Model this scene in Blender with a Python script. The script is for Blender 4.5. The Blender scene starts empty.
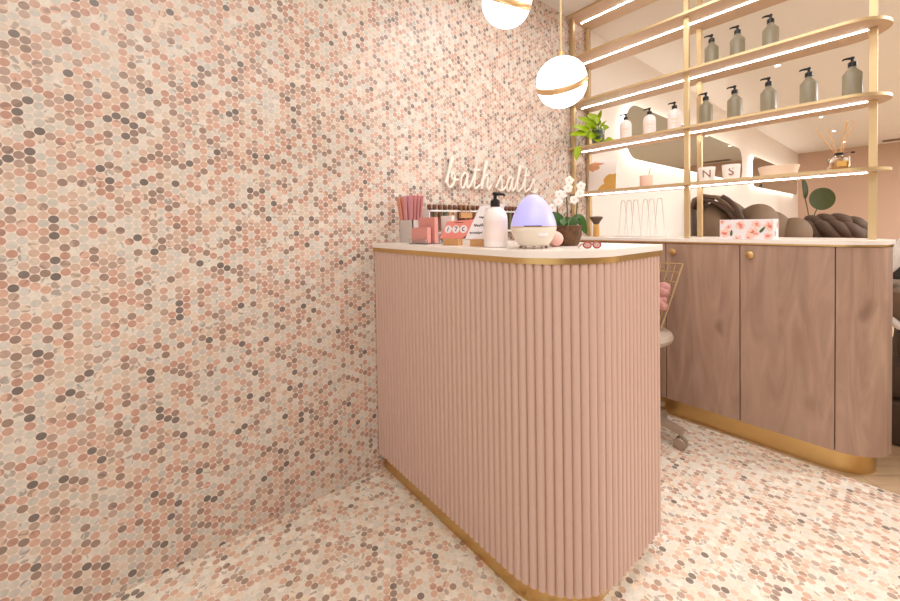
import bpy, bmesh, math, random
from mathutils import Vector, Matrix
random.seed(7)
PI = math.pi
S = bpy.context.scene
C = S.collection

# ---------------------------------------------------------------- camera
cam_d = bpy.data.cameras.new('camera')
cam = bpy.data.objects.new('camera', cam_d)
C.objects.link(cam)
yaw, pit, rol = -0.879456, -0.0208600, -0.0172552
fw = Vector((math.sin(yaw)*math.cos(pit), math.cos(yaw)*math.cos(pit), math.sin(pit)))
rt = Vector((math.cos(yaw), -math.sin(yaw), 0))
up = rt.cross(fw)
r2 = rt*math.cos(rol) + up*math.sin(rol)
u2 = -rt*math.sin(rol) + up*math.cos(rol)
m = Matrix((r2, u2, -fw)).transposed().to_4x4()
m.translation = Vector((0, 0, 1.15))
cam.matrix_world = m
cam_d.sensor_width = 36
cam_d.lens = 36*377.504/900
cam_d.shift_y = -(300.5-233.393)/900
cam_d.clip_start = 0.05
S.camera = cam

# ---------------------------------------------------------------- world, exposure, added fill lights
w = bpy.data.worlds.new('world')
S.world = w
w.use_nodes = True
w.node_tree.nodes['Background'].inputs[0].default_value = (1.0, 0.93, 0.86, 1)
w.node_tree.nodes['Background'].inputs[1].default_value = 0.6
S.view_settings.view_transform = 'Standard'
S.view_settings.look = 'None'
S.view_settings.exposure = -0.1
S.view_settings.gamma = 1.0
S.view_settings.use_curve_mapping = False
S.cycles.max_bounces = 8
S.cycles.sample_clamp_indirect = 4.0

def area(name, loc, size, power, col, rot=(0, 0, 0)):
    l = bpy.data.lights.new(name, 'AREA')
    l.shape = 'RECTANGLE'
    l.size, l.size_y = size
    l.energy = power
    l.color = col
    o = bpy.data.objects.new(name, l)
    o.location = loc
    o.rotation_euler = rot
    C.objects.link(o)
    return o
WARM = (1.0, 0.97, 0.94)
area('overhead_fill', (0.4, 0.1, 2.63), (1.6, 1.6), 40, WARM)  # added broad lamp above, out of view, for soft even wall light
area('front_fill', (0.7, -1.75, 1.6), (3.0, 2.0), 14, (1.0, 0.98, 0.96), (PI/2, 0, 0))  # added fill from behind the camera, no known window there
area('counter_fill', (-0.55, 1.72, 2.63), (1.0, 0.5), 16, (0.97, 0.98, 1.0))  # unseen lamp added to brighten the mosaic near the shelves
area('rear_fill', (1.85, 4.6, 2.63), (1.0, 2.6), 235, (0.97, 0.985, 1.0))  # added unseen lamp, brightens the rear room clear of the mirrors
area('rear_fill', (1.85, 8.6, 2.63), (1.0, 3.0), 190, (0.98, 0.985, 0.99))  # second added lamp, lifts the far end of the rear room

# ---------------------------------------------------------------- materials
def lin(c):
    return tuple(((v/255)/12.92 if v/255 <= 0.04045 else ((v/255+0.055)/1.055)**2.4) for v in c) + (1,)
def mat(name, col, rough=0.5, metal=0.0, emit=None, es=1.0, trans=0.0, spec=0.5, noise=0.0, nscale=20, bump=0.0, ior=1.45, coat=0.0):
    M = bpy.data.materials.new(name)
    M.use_nodes = True
    nt = M.node_tree
    b = nt.nodes['Principled BSDF']
    b.inputs['Base Color'].default_value = lin(col)
    b.inputs['Roughness'].default_value = rough
    b.inputs['Metallic'].default_value = metal
    b.inputs['Transmission Weight'].default_value = trans
    b.inputs['Specular IOR Level'].default_value = spec
    b.inputs['IOR'].default_value = ior
    b.inputs['Coat Weight'].default_value = coat
    if emit:
        b.inputs['Emission Color'].default_value = lin(emit)
        b.inputs['Emission Strength'].default_value = es
    if noise or bump:
        tc = nt.nodes.new('ShaderNodeTexCoord')
        n = nt.nodes.new('ShaderNodeTexNoise')
        n.inputs['Scale'].default_value = nscale
        n.inputs['Detail'].default_value = 4
        nt.links.new(tc.outputs['Object'], n.inputs['Vector'])
        if noise:
            mr = nt.nodes.new('ShaderNodeMapRange')
            mr.inputs['To Min'].default_value = 1-noise
            mr.inputs['To Max'].default_value = 1+noise
            nt.links.new(n.outputs['Fac'], mr.inputs['Value'])
            mx = nt.nodes.new('ShaderNodeVectorMath')
            mx.operation = 'SCALE'
            mx.inputs[0].default_value = lin(col)[:3]
            nt.links.new(mr.outputs[0], mx.inputs['Scale'])
            nt.links.new(mx.outputs[0], b.inputs['Base Color'])
        if bump:
            bp = nt.nodes.new('ShaderNodeBump')
            bp.inputs['Strength'].default_value = bump
            bp.inputs['Distance'].default_value = 0.01
            nt.links.new(n.outputs['Fac'], bp.inputs['Height'])
            nt.links.new(bp.outputs[0], b.inputs['Normal'])
    return M

def penny_tiles(name, axes, rough, p=0.024, lift=1.0, spread=None, grout=(229, 211, 197)):
    """round marble mosaic in a hexagonal lattice"""
    M = bpy.data.materials.new(name)
    M.use_nodes = True
    nt = M.node_tree
    N, L = nt.nodes, nt.links
    b = N['Principled BSDF']
    tc = N.new('ShaderNodeTexCoord')
    sp = N.new('ShaderNodeSeparateXYZ')
    L.new(tc.outputs['Object'], sp.inputs[0])
    cb = N.new('ShaderNodeCombineXYZ')
    L.new(sp.outputs[axes[0]], cb.inputs[0])
    L.new(sp.outputs[axes[1]], cb.inputs[1])
    def vm(op, a, bb=None, s=None):
        n = N.new('ShaderNodeVectorMath')
        n.operation = op
        for i, v in enumerate((a, bb)):
            if v is None: continue
            if isinstance(v, tuple): n.inputs[i].default_value = v
            else: L.new(v, n.inputs[i])
        if s is not None:
            if isinstance(s, (int, float)): n.inputs['Scale'].default_value = s
            else: L.new(s, n.inputs['Scale'])
        return n.outputs['Value'] if op in ('LENGTH', 'DOT_PRODUCT') else n.outputs['Vector']
    def mt(op, a, bb=0.0, cc=0.0):
        n = N.new('ShaderNodeMath')
        n.operation = op
        for i, v in enumerate((a, bb, cc)):
            if isinstance(v, (int, float)): n.inputs[i].default_value = v
            else: L.new(v, n.inputs[i])
        return n.outputs[0]
    s = (p*math.sqrt(3), p, 1.0)
    q = vm('DIVIDE', cb.outputs[0], s)
    def lattice(off):
        qq = vm('ADD', q, (off, off, 0.0))
        fl = vm('FLOOR', qq)
        fr = vm('SUBTRACT', vm('SUBTRACT', qq, fl), (0.5, 0.5, 0.0))
        loc = vm('MULTIPLY', fr, (s[0], s[1], 0.0))
        return vm('ADD', fl, (off*35, off*71, 0.0)), loc, vm('LENGTH', loc)
    ia, la, da = lattice(0.0)
    ib, lb, db = lattice(0.5)
    k = mt('LESS_THAN', da, db)
    def mixv(a, bb):
        n = N.new('ShaderNodeMix')
        n.data_type = 'VECTOR'
        L.new(k, n.inputs[0])
        L.new(bb, n.inputs[4])
        L.new(a, n.inputs[5])
        return n.outputs[1]
    idv = mixv(ia, ib)
    loc = mixv(la, lb)
    d = mt('MINIMUM', da, db)
    def rnd(o):
        n = N.new('ShaderNodeTexWhiteNoise')
        n.noise_dimensions = '3D'
        L.new(vm('ADD', idv, (o, o*1.7, o*0.3)), n.inputs['Vector'])
        return n.outputs['Value']
    ra, rb, rc = rnd(0.0), rnd(11.0), rnd(23.0)
    cr = N.new('ShaderNodeValToRGB')
    cr.color_ramp.interpolation = 'CONSTANT'
    pal = spread or [(0.0, (211, 202, 190)), (0.15, (201, 195, 185)), (0.29, (211, 194, 176)), (0.43, (206, 178, 159)), (0.55, (204, 166, 147)),
           (0.67, (190, 148, 130)), (0.78, (182, 157, 142)), (0.885, (154, 131, 118)), (0.968, (120, 110, 104))]
    els = cr.color_ramp.elements
    els[0].position = 0; els[0].color = lin(pal[0][1])
    els[1].position = pal[1][0]; els[1].color = lin(pal[1][1])
    for t, c in pal[2:]:
        e = els.new(t); e.color = lin(c)
    L.new(ra, cr.inputs[0])
    # veins: one streaky noise per disc, turned by its own angle
    vr = N.new('ShaderNodeVectorRotate')
    vr.rotation_type = 'Z_AXIS'
    L.new(loc, vr.inputs['Vector'])
    L.new(mt('MULTIPLY', rb, 6.28), vr.inputs['Angle'])
    st = vm('MULTIPLY', vr.outputs[0], (22.0, 62.0, 0.0))
    vn = N.new('ShaderNodeTexNoise')
    vn.inputs['Scale'].default_value = 1.0
    vn.inputs['Detail'].default_value = 2.0
    L.new(vm('ADD', st, vm('SCALE', idv, None, 7.3)), vn.inputs['Vector'])
    vmr = N.new('ShaderNodeMapRange')
    vmr.inputs['From Min'].default_value = 0.51
    vmr.inputs['From Max'].default_value = 0.58
    L.new(vn.outputs['Fac'], vmr.inputs['Value'])
    amount = mt('MULTIPLY', vmr.outputs[0], mt('MULTIPLY', mt('GREATER_THAN', rc, 0.72), 0.55))
    mv = N.new('ShaderNodeMix'); mv.data_type = 'RGBA'
    L.new(amount, mv.inputs[0]); L.new(cr.outputs[0], mv.inputs[6])
    mv.inputs[7].default_value = lin((120, 104, 96))
    # overall value jitter
    hs = N.new('ShaderNodeHueSaturation')
    L.new(mv.outputs[2], hs.inputs['Color'])
    mo = N.new('ShaderNodeTexNoise')
    mo.inputs['Scale'].default_value = 95.0
    mo.inputs['Detail'].default_value = 3.0
    L.new(vm('ADD', loc, vm('SCALE', idv, None, 3.1)), mo.inputs['Vector'])
    L.new(mt('ADD', mt('MULTIPLY_ADD', rc, 0.20, 0.72*lift), mt('MULTIPLY', mo.outputs['Fac'], 0.36)), hs.inputs['Value'])
    edge = N.new('ShaderNodeMapRange')
    edge.inputs['From Min'].default_value = 0.0108
    edge.inputs['From Max'].default_value = 0.0117
    L.new(d, edge.inputs['Value'])
    mg = N.new('ShaderNodeMix'); mg.data_type = 'RGBA'
    L.new(edge.outputs[0], mg.inputs[0]); L.new(hs.outputs[0], mg.inputs[6])
    mg.inputs[7].default_value = lin(grout)
    L.new(mg.outputs[2], b.inputs['Base Color'])
    rr = N.new('ShaderNodeMapRange')
    rr.inputs['To Min'].default_value = rough
    rr.inputs['To Max'].default_value = 0.8
    L.new(edge.outputs[0], rr.inputs['Value'])
    L.new(rr.outputs[0], b.inputs['Roughness'])
    bp = N.new('ShaderNodeBump')
    bp.inputs['Strength'].default_value = 0.25
    bp.inputs['Distance'].default_value = 0.001
    bp.invert = True
    L.new(edge.outputs[0], bp.inputs['Height'])
    L.new(bp.outputs[0], b.inputs['Normal'])
    return M

def wood(name, c0, c1, dark, scale=(11, 11, 1.7), rough=0.5, boards=None, knots=True, rot=0.0, gap=None):
    M = bpy.data.materials.new(name)
    M.use_nodes = True
    nt = M.node_tree
    N, L = nt.nodes, nt.links
    b = N['Principled BSDF']
    tc = N.new('ShaderNodeTexCoord')
    mp = N.new('ShaderNodeMapping')
    mp.inputs['Rotation'].default_value = (0, 0, rot)
    L.new(tc.outputs['Object'], mp.inputs[0])
    m2 = N.new('ShaderNodeMapping')
    m2.inputs['Scale'].default_value = scale
    L.new(mp.outputs[0], m2.inputs[0])
    n1 = N.new('ShaderNodeTexNoise')
    n1.inputs['Scale'].default_value = 1.0; n1.inputs['Detail'].default_value = 6; n1.inputs['Distortion'].default_value = 2.2
    L.new(m2.outputs[0], n1.inputs['Vector'])
    cr = N.new('ShaderNodeValToRGB')
    cr.color_ramp.elements[0].position = 0.3; cr.color_ramp.elements[0].color = lin(c1)
    cr.color_ramp.elements[1].position = 0.68; cr.color_ramp.elements[1].color = lin(c0)
    L.new(n1.outputs['Fac'], cr.inputs[0])
    out = cr.outputs[0]
    if knots:
        m3 = N.new('ShaderNodeMapping')
        m3.inputs['Scale'].default_value = (6.5, 0.0, 3.6)
        L.new(mp.outputs[0], m3.inputs[0])
        nd = N.new('ShaderNodeTexNoise'); nd.inputs['Scale'].default_value = 3.0; nd.inputs['Detail'].default_value = 2
        L.new(mp.outputs[0], nd.inputs['Vector'])
        va = N.new('ShaderNodeVectorMath'); va.operation = 'MULTIPLY_ADD'
        L.new(nd.outputs['Color'], va.inputs[0]); va.inputs[1].default_value = (0.9, 0.9, 0.9); L.new(m3.outputs[0], va.inputs[2])
        vo = N.new('ShaderNodeTexVoronoi'); vo.inputs['Scale'].default_value = 0.62
        L.new(va.outputs[0], vo.inputs['Vector'])
        mr = N.new('ShaderNodeMapRange'); mr.inputs['From Min'].default_value = 0.03; mr.inputs['From Max'].default_value = 0.15
        mr.inputs['To Min'].default_value = 0.75; mr.inputs['To Max'].default_value = 0.0
        L.new(vo.outputs['Distance'], mr.inputs['Value'])
        mx = N.new('ShaderNodeMix'); mx.data_type = 'RGBA'
        L.new(mr.outputs[0], mx.inputs[0]); L.new(out, mx.inputs[6]); mx.inputs[7].default_value = lin(dark)
        out = mx.outputs[2]
    if boards:
        br = N.new('ShaderNodeTexBrick')
        br.offset = 0.37; br.inputs['Scale'].default_value = 1.0
        br.inputs['Brick Width'].default_value = boards[0]; br.inputs['Row Height'].default_value = boards[1]
        br.inputs['Mortar Size'].default_value = gap or 0.0
        br.inputs['Color1'].default_value = (1.05, 1.05, 1.05, 1); br.inputs['Color2'].default_value = (0.86, 0.86, 0.86, 1)
        br.inputs['Mortar'].default_value = (0.6, 0.55, 0.5, 1)
        if boards[2] == 'v':
            sx = N.new('ShaderNodeSeparateXYZ'); L.new(mp.outputs[0], sx.inputs[0])
            cx = N.new('ShaderNodeCombineXYZ'); L.new(sx.outputs[2], cx.inputs[0]); L.new(sx.outputs[0], cx.inputs[1])
            L.new(cx.outputs[0], br.inputs['Vector'])
        else:
            L.new(mp.outputs[0], br.inputs['Vector'])
        mu = N.new('ShaderNodeMix'); mu.data_type = 'RGBA'; mu.blend_type = 'MULTIPLY'
        mu.inputs[0].default_value = 1.0
        L.new(out, mu.inputs[6]); L.new(br.outputs['Color'], mu.inputs[7])
        out = mu.outputs[2]
    L.new(out, b.inputs['Base Color'])
    b.inputs['Roughness'].default_value = rough
    return M

M = {}
M['wall_tile'] = penny_tiles('penny_round_marble_wall', (1, 2), 0.35)
M['floor_tile'] = penny_tiles('penny_round_marble_floor', (0, 1), 0.28, spread=[(0.0, (232, 224, 209)), (0.22, (224, 217, 203)), (0.42, (230, 214, 193)), (0.57, (224, 197, 174)), (0.69, (217, 181, 158)),
           (0.80, (203, 163, 142)), (0.88, (194, 170, 152)), (0.95, (168, 146, 130)), (0.985, (136, 124, 114))], grout=(236, 223, 208))  # same mosaic, palette lightened to put overhead light into the floor colour
M['plaster'] = mat('white_plaster', (242, 234, 226), 0.7, noise=0.02, nscale=3)
M['ceiling'] = mat('ceiling_paint', (238, 233, 227), 0.8, noise=0.01, nscale=3)
M['pink_wall'] = mat('pink_plaster', (204, 172, 150), 0.75, noise=0.03, nscale=4)
M['taupe_wall'] = mat('taupe_plaster', (158, 147, 133), 0.8, noise=0.02, nscale=4)
M['oak'] = wood('knotty_oak_veneer', (178, 147, 127), (154, 123, 105), (104, 78, 64), boards=(3.0, 0.118, 'v'), rough=0.5)
M['floor_oak'] = wood('pale_oak_planks', (196, 166, 132), (178, 148, 116), (140, 110, 84), scale=(2, 16, 2), rough=0.4, boards=(0.9, 0.12, 'h'), knots=False, rot=-0.87, gap=0.002)
M['gold'] = mat('brushed_brass', (212, 178, 120), 0.33, 1.0, noise=0.04, nscale=30)
M['pale_gold'] = mat('satin_champagne_brass', (208, 182, 138), 0.42, 0.6, noise=0.03, nscale=30)
M['copper'] = mat('rose_copper', (234, 196, 146), 0.34, 0.7, noise=0.03)
M['shelf_board'] = mat('champagne_shelf_board', (214, 186, 158), 0.5, 0.1, noise=0.03, nscale=15)
M['pink_paint'] = mat('dusty_pink_lacquer', (206, 174, 159), 0.42, noise=0.015, nscale=8)
M['quartz'] = mat('white_quartz', (238, 229, 220), 0.25, noise=0.02, nscale=14)
M['led'] = mat('led_strip', (255, 250, 244), 0.5, emit=(252, 250, 250), es=27)
M['halo'] = mat('mirror_backlight', (255, 250, 244), 0.5, emit=(255, 248, 240), es=9)
M['globe'] = mat('opal_glass_globe', (255, 252, 248), 0.2, emit=(252, 251, 252), es=5.5)
M['downlight'] = mat('downlight_lens', (255, 250, 240), 0.3, emit=(255, 244, 226), es=12)
M['mirror'] = mat('mirror_glass', (200, 206, 200), 0.02, 1.0, noise=0.005)
M['black'] = mat('black_plastic', (22, 20, 20), 0.4, noise=0.05)
M['grey_bottle'] = mat('smoked_frosted_glass', (152, 141, 116), 0.38, trans=0.35, noise=0.05, nscale=60)
M['white_bottle'] = mat('white_bottle_plastic', (242, 232, 227), 0.35, noise=0.01)
M['pink_label'] = mat('blush_label', (243, 225, 219), 0.55, noise=0.01)
M['white'] = mat('white_ceramic', (244, 238, 232), 0.3, noise=0.01)
M['cream'] = mat('cream_ceramic', (236, 214, 192), 0.45, noise=0.02)
M['neon'] = mat('white_neon_tube', (242, 228, 216), 0.4, emit=(255, 248, 240), es=0.03)
M['acrylic'] = mat('clear_acrylic', (250, 248, 246), 0.06, trans=0.92, noise=0.002)
M['frost'] = mat('frosted_acrylic', (238, 226, 220), 0.4, trans=0.35, noise=0.01)
M['white_acrylic'] = mat('white_edge_acrylic', (252, 248, 244), 0.25, trans=0.25, noise=0.01)
M['pink_file'] = mat('pink_emery_paper', (216, 150, 152), 0.7, noise=0.04, nscale=80)
M['salmon_file'] = mat('salmon_emery_paper', (212, 142, 122), 0.7, noise=0.04, nscale=80)
M['lilac_file'] = mat('lilac_emery_paper', (206, 152, 172), 0.7, noise=0.04, nscale=80)
M['pink_card'] = mat('pink_card', (214, 146, 136), 0.65, noise=0.02)
M['coral_card'] = mat('coral_card', (232, 140, 128), 0.6, noise=0.02)
M['paper'] = mat('white_paper', (238, 230, 232), 0.7, noise=0.01)
M['ink'] = mat('dark_ink', (70, 58, 62), 0.7, noise=0.02)
M['cork'] = mat('light_wood_block', (190, 142, 92), 0.6, noise=0.12, nscale=60)
M['egg_glow'] = mat('lavender_lit_shell', (178, 176, 228), 0.35, emit=(184, 178, 255), es=0.38)
M['egg_base'] = mat('warm_white_shell', (234, 222, 206), 0.35, noise=0.01)
M['blush_stone'] = mat('blush_stone', (232, 184, 172), 0.5, noise=0.04)
M['coconut'] = mat('coconut_shell', (98, 66, 40), 0.6, noise=0.65, nscale=55, bump=0.6)
M['soil'] = mat('bark_mulch', (96, 74, 56), 0.9, noise=0.4, nscale=80, bump=0.8)
M['leaf'] = mat('orchid_leaf', (58, 94, 30), 0.4, noise=0.15)
M['lime_leaf'] = mat('lime_pothos_leaf', (158, 186, 22), 0.4, noise=0.2, nscale=30)
M['deep_leaf'] = mat('deep_green_leaf', (68, 76, 36), 0.5, noise=0.2)
M['stem'] = mat('green_stem', (74, 82, 48), 0.5, noise=0.1)
M['petal'] = mat('white_petal', (250, 244, 232), 0.5, noise=0.02)
M['red_frame'] = mat('red_acetate', (160, 62, 58), 0.3, noise=0.05)
M['lens'] = mat('pale_lens', (226, 190, 180), 0.1, trans=0.5, noise=0.01)
M['bristle'] = mat('taupe_bristle', (104, 84, 70), 0.8, noise=0.3, nscale=150)
M['bamboo'] = mat('pale_bamboo', (214, 164, 92), 0.5, noise=0.1)
M['glass'] = mat('clear_glass', (250, 250, 248), 0.02, trans=1.0, noise=0.002)
M['grey_glass'] = mat('smoky_green_glass', (168, 180, 168), 0.05, trans=0.8, noise=0.01)
M['oil'] = mat('amber_oil', (236, 176, 96), 0.1, trans=0.5, noise=0.01)
M['reed'] = mat('rattan_reed', (226, 178, 120), 0.6, noise=0.05)
M['gold_leaf'] = mat('gold_leaf', (222, 176, 96), 0.4, 0.35, noise=0.1, nscale=40)
M['rose_leaf'] = mat('peach_gold_leaf', (214, 160, 122), 0.45, 0.2, noise=0.15, nscale=40)
M['letter'] = mat('copper_lettering', (150, 98, 74), 0.45, 0.2, noise=0.05)
M['wax'] = mat('blush_wax_tumbler', (238, 204, 184), 0.5, noise=0.02)
M['leather'] = mat('brown_leather', (116, 93, 73), 0.75, noise=0.08, nscale=12, bump=0.15)
M['dark_leather'] = mat('dark_brown_leather', (80, 61, 48), 0.75, noise=0.12, nscale=12, bump=0.15)
M['chair_black'] = mat('black_vinyl', (34, 38, 36), 0.35, noise=0.1)
M['chair_white'] = mat('white_chair_plastic', (230, 226, 222), 0.3, noise=0.01)
M['grey_seat'] = mat('pale_grey_seat', (196, 180, 164), 0.5, noise=0.02)
M['grey_metal'] = mat('greige_metal', (166, 148, 132), 0.4, 0.3, noise=0.03)
M['fleece'] = mat('pink_fleece', (206, 152, 146), 0.95, noise=0.2, nscale=60, bump=0.9)
M['coral_petal'] = mat('coral_print', (236, 152, 134), 0.65, noise=0.15, nscale=120)
M['peach_petal'] = mat('peach_print', (244, 206, 190), 0.65, noise=0.08, nscale=120)
M['rose_petal'] = mat('rose_print', (220, 118, 118), 0.65, noise=0.15, nscale=120)
M['green_print'] = mat('green_print', (74, 104, 56), 0.65, noise=0.1)
M['vent'] = mat('dark_vent', (150, 124, 106), 0.6, noise=0.05)
TUBES = [mat('tube_%s' % n, c, 0.35, noise=0.03) for n, c in
         (('brown', (128, 84, 62)), ('plum', (112, 66, 78)), ('olive', (120, 114, 82)), ('peach', (214, 176, 146)), ('cocoa', (92, 62, 48)), ('moss', (96, 104, 78)))]
M['brown_cap'] = mat('dark_brown_cap', (112, 68, 48), 0.35, noise=0.05)

# ---------------------------------------------------------------- mesh helpers
class B:
    def __init__(s):
        s.bm = bmesh.new()
    def box(s, c, d, rot=None, bev=0.0):
        r = bmesh.ops.create_cube(s.bm, size=1.0)
        vs = r['verts']
        bmesh.ops.scale(s.bm, vec=d, verts=vs)
        if bev:
            es = list({e for v in vs for e in v.link_edges})
            q = bmesh.ops.bevel(s.bm, geom=es, offset=bev, segments=2, affect='EDGES', profile=0.5)
            vs = list({v for f in q['faces'] for v in f.verts} | {v for v in vs if v.is_valid})
        if rot is not None:
            bmesh.ops.rotate(s.bm, cent=(0, 0, 0), matrix=rot, verts=vs)
        bmesh.ops.translate(s.bm, vec=c, verts=vs)
        return s
    def lathe(s, prof, n=32, c=(0, 0, 0), mtx=None, sx=1.0, sy=1.0):
        rings = []
        for r, z in prof:
            if r < 1e-6:
                p = Vector((0, 0, z)); p = (mtx @ p) if mtx else p
                rings.append([s.bm.verts.new(p+Vector(c))])
            else:
                q = []
                for i in range(n):
                    a = 2*PI*i/n
                    p = Vector((r*math.cos(a)*sx, r*math.sin(a)*sy, z)); p = (mtx @ p) if mtx else p
                    q.append(s.bm.verts.new(p+Vector(c)))
                rings.append(q)
        for a, b in zip(rings, rings[1:]):
            for i in range(n):
                j = (i+1) % n
                if len(a) == 1 and len(b) == 1: continue
                if len(a) == 1: s.bm.faces.new((a[0], b[i], b[j]))
                elif len(b) == 1: s.bm.faces.new((a[i], b[0], a[j]))
                else: s.bm.faces.new((a[i], b[i], b[j], a[j]))
        for q, fl in ((rings[0], True), (rings[-1], False)):
            if len(q) > 1:
                try: s.bm.faces.new(q[::-1] if not fl else q)
                except ValueError: pass
        return s
    def tube(s, pts, r, n=8, closed=False):
        pts = [Vector(p) for p in pts]
        rs = r if isinstance(r, (list, tuple)) else [r]*len(pts)
        rings = []
        nrm = None
        K = len(pts)
        for i, p in enumerate(pts):
            a = pts[(i-1) % K] if (closed or i > 0) else p
            b = pts[(i+1) % K] if (closed or i < K-1) else p
            t = (b-a)
            t = t.normalized() if t.length > 1e-9 else Vector((0, 0, 1))
            if nrm is None:
                nrm = t.orthogonal().normalized()
            nrm = (nrm - t*nrm.dot(t))
            nrm = nrm.normalized() if nrm.length > 1e-6 else t.orthogonal().normalized()
            bn = t.cross(nrm)
            rings.append([s.bm.verts.new(p + (nrm*math.cos(2*PI*k/n) + bn*math.sin(2*PI*k/n))*rs[i]) for k in range(n)])
        prs = list(zip(rings, rings[1:])) + ([(rings[-1], rings[0])] if closed else [])
        for a, b in prs:
            for k in range(n):
                s.bm.faces.new((a[k], a[(k+1) % n], b[(k+1) % n], b[k]))
        if not closed:
            s.bm.faces.new(rings[0][::-1]); s.bm.faces.new(rings[-1])
        return s
    def prism(s, poly, z0, z1, bev=0.0):
        lo = [s.bm.verts.new((x, y, z0)) for x, y in poly]
        hi = [s.bm.verts.new((x, y, z1)) for x, y in poly]
        n = len(poly)
        s.bm.faces.new(lo[::-1])
        top = s.bm.faces.new(hi)
        for i in range(n):
            s.bm.faces.new((lo[i], lo[(i+1) % n], hi[(i+1) % n], hi[i]))
        if bev:
            bmesh.ops.bevel(s.bm, geom=list(top.edges), offset=bev, segments=2, affect='EDGES', profile=0.5)
        return s
    def xprism(s, poly, x0, x1):
        """outline in (Y, Z), depth along X"""
        a = [s.bm.verts.new((x0, y, z)) for y, z in poly]
        b = [s.bm.verts.new((x1, y, z)) for y, z in poly]
        n = len(poly)
        s.bm.faces.new(a[::-1]); s.bm.faces.new(b)
        for i in range(n):
            s.bm.faces.new((a[i], a[(i+1) % n], b[(i+1) % n], b[i]))
        return s
    def ell(s, c, r, rot=None, u=20, v=12):
        mm = Matrix.Diagonal((*r, 1))
        if rot is not None: mm = rot.to_4x4() @ mm
        mm = Matrix.Translation(c) @ mm
        bmesh.ops.create_uvsphere(s.bm, u_segments=u, v_segments=v, radius=1.0, matrix=mm)
        return s
    def sheet(s, grid, thick=0.0):
        """grid of points, closed to a thin solid"""
        g = [[Vector(p) for p in row] for row in grid]
        R, K = len(g), len(g[0])
        if not thick:
            vv = [[s.bm.verts.new(p) for p in row] for row in g]
            for i in range(R-1):
                for j in range(K-1):
                    s.bm.faces.new((vv[i][j], vv[i+1][j], vv[i+1][j+1], vv[i][j+1]))
            return s
        def nr(i, j):
            a = g[min(i+1, R-1)][j]-g[max(i-1, 0)][j]
            b = g[i][min(j+1, K-1)]-g[i][max(j-1, 0)]
            n = a.cross(b)
            return n.normalized() if n.length > 1e-12 else Vector((0, 0, 1))
        t = [[s.bm.verts.new(g[i][j]+nr(i, j)*thick/2) for j in range(K)] for i in range(R)]
        o = [[s.bm.verts.new(g[i][j]-nr(i, j)*thick/2) for j in range(K)] for i in range(R)]
        for i in range(R-1):
            for j in range(K-1):
                s.bm.faces.new((t[i][j], t[i+1][j], t[i+1][j+1], t[i][j+1]))
                s.bm.faces.new((o[i][j], o[i][j+1], o[i+1][j+1], o[i+1][j]))
        for i in range(R-1):
            s.bm.faces.new((t[i][0], o[i][0], o[i+1][0], t[i+1][0]))
            s.bm.faces.new((t[i][-1], t[i+1][-1], o[i+1][-1], o[i][-1]))
        for j in range(K-1):
            s.bm.faces.new((t[0][j], t[0][j+1], o[0][j+1], o[0][j]))
            s.bm.faces.new((t[-1][j], o[-1][j], o[-1][j+1], t[-1][j+1]))
        return s
    def build(s, name, mt, parent=None, smooth=True, loc=None, rot=None):
        bmesh.ops.recalc_face_normals(s.bm, faces=s.bm.faces)
        me = bpy.data.meshes.new(name)
        s.bm.to_mesh(me); s.bm.free()
        me.materials.append(mt)
        if smooth:
            me.polygons.foreach_set('use_smooth', [True]*len(me.polygons))
            try: me.set_sharp_from_angle(angle=math.radians(40))
            except Exception: pass
        o = bpy.data.objects.new(name, me)
        C.objects.link(o)
        if parent: o.parent = parent
        if loc: o.location = loc
        if rot: o.rotation_euler = rot
        return o

def thing(name, label, cat, loc=(0, 0, 0), rz=0.0, group=None):
    o = bpy.data.objects.new(name, None)
    o.empty_display_size = 0.05
    C.objects.link(o)
    o.location = loc; o.rotation_euler = (0, 0, rz)
    o['label'] = label; o['category'] = cat
    if group: o['group'] = group
    return o
def tag(o, label, cat, group=None):
    o['label'] = label; o['category'] = cat
    if group: o['group'] = group
    return o
def struct(o, label=None):
    o['kind'] = 'structure'
    if label: o['label'] = label
    return o
def copy_tree(root, loc, label, rz=None):
    r = root.copy(); C.objects.link(r); r.location = loc; r['label'] = label
    if rz is not None: r.rotation_euler = (0, 0, rz)
    for ch in list(root.children):
        c = ch.copy(); C.objects.link(c); c.parent = r
        for g in list(ch.children):
            d = g.copy(); C.objects.link(d); d.parent = c
    return r
def RX(a): return Matrix.Rotation(a, 3, 'X')
def RY(a): return Matrix.Rotation(a, 3, 'Y')
def RZ(a): return Matrix.Rotation(a, 3, 'Z')
def catmull(P, k=6):
    P = [Vector(p) for p in P]
    out = []
    for i in range(len(P)-1):
        p0, p1, p2, p3 = P[max(i-1, 0)], P[i], P[i+1], P[min(i+2, len(P)-1)]
        for j in range(k):
            t = j/k
            out.append(0.5*((2*p1)+(p2-p0)*t+(2*p0-5*p1+4*p2-p3)*t*t+(3*p1-p0-3*p2+p3)*t**3))
    out.append(P[-1])
    return out
def arc(cx, cy, r, a0, a1, n):
    return [(cx+r*math.cos(a0+(a1-a0)*i/n), cy+r*math.sin(a0+(a1-a0)*i/n)) for i in range(n+1)]
def text_mesh(name, body, size, mt, parent, loc, rot, depth=0.0004, shear=0.0):
    cu = bpy.data.curves.new(name, 'FONT')
    cu.body = body; cu.size = size; cu.extrude = depth; cu.align_x = 'CENTER'; cu.align_y = 'CENTER'; cu.shear = shear
    t = bpy.data.objects.new(name+'_tmp', cu)
    C.objects.link(t)
    bpy.context.view_layer.update()
    me = bpy.data.meshes.new_from_object(t)
    bpy.data.objects.remove(t)
    bpy.data.curves.remove(cu)
    me.name = name
    me.materials.clear(); me.materials.append(mt)
    o = bpy.data.objects.new(name, me)
    C.objects.link(o); o.parent = parent; o.location = loc; o.rotation_euler = rot
    return o

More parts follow.
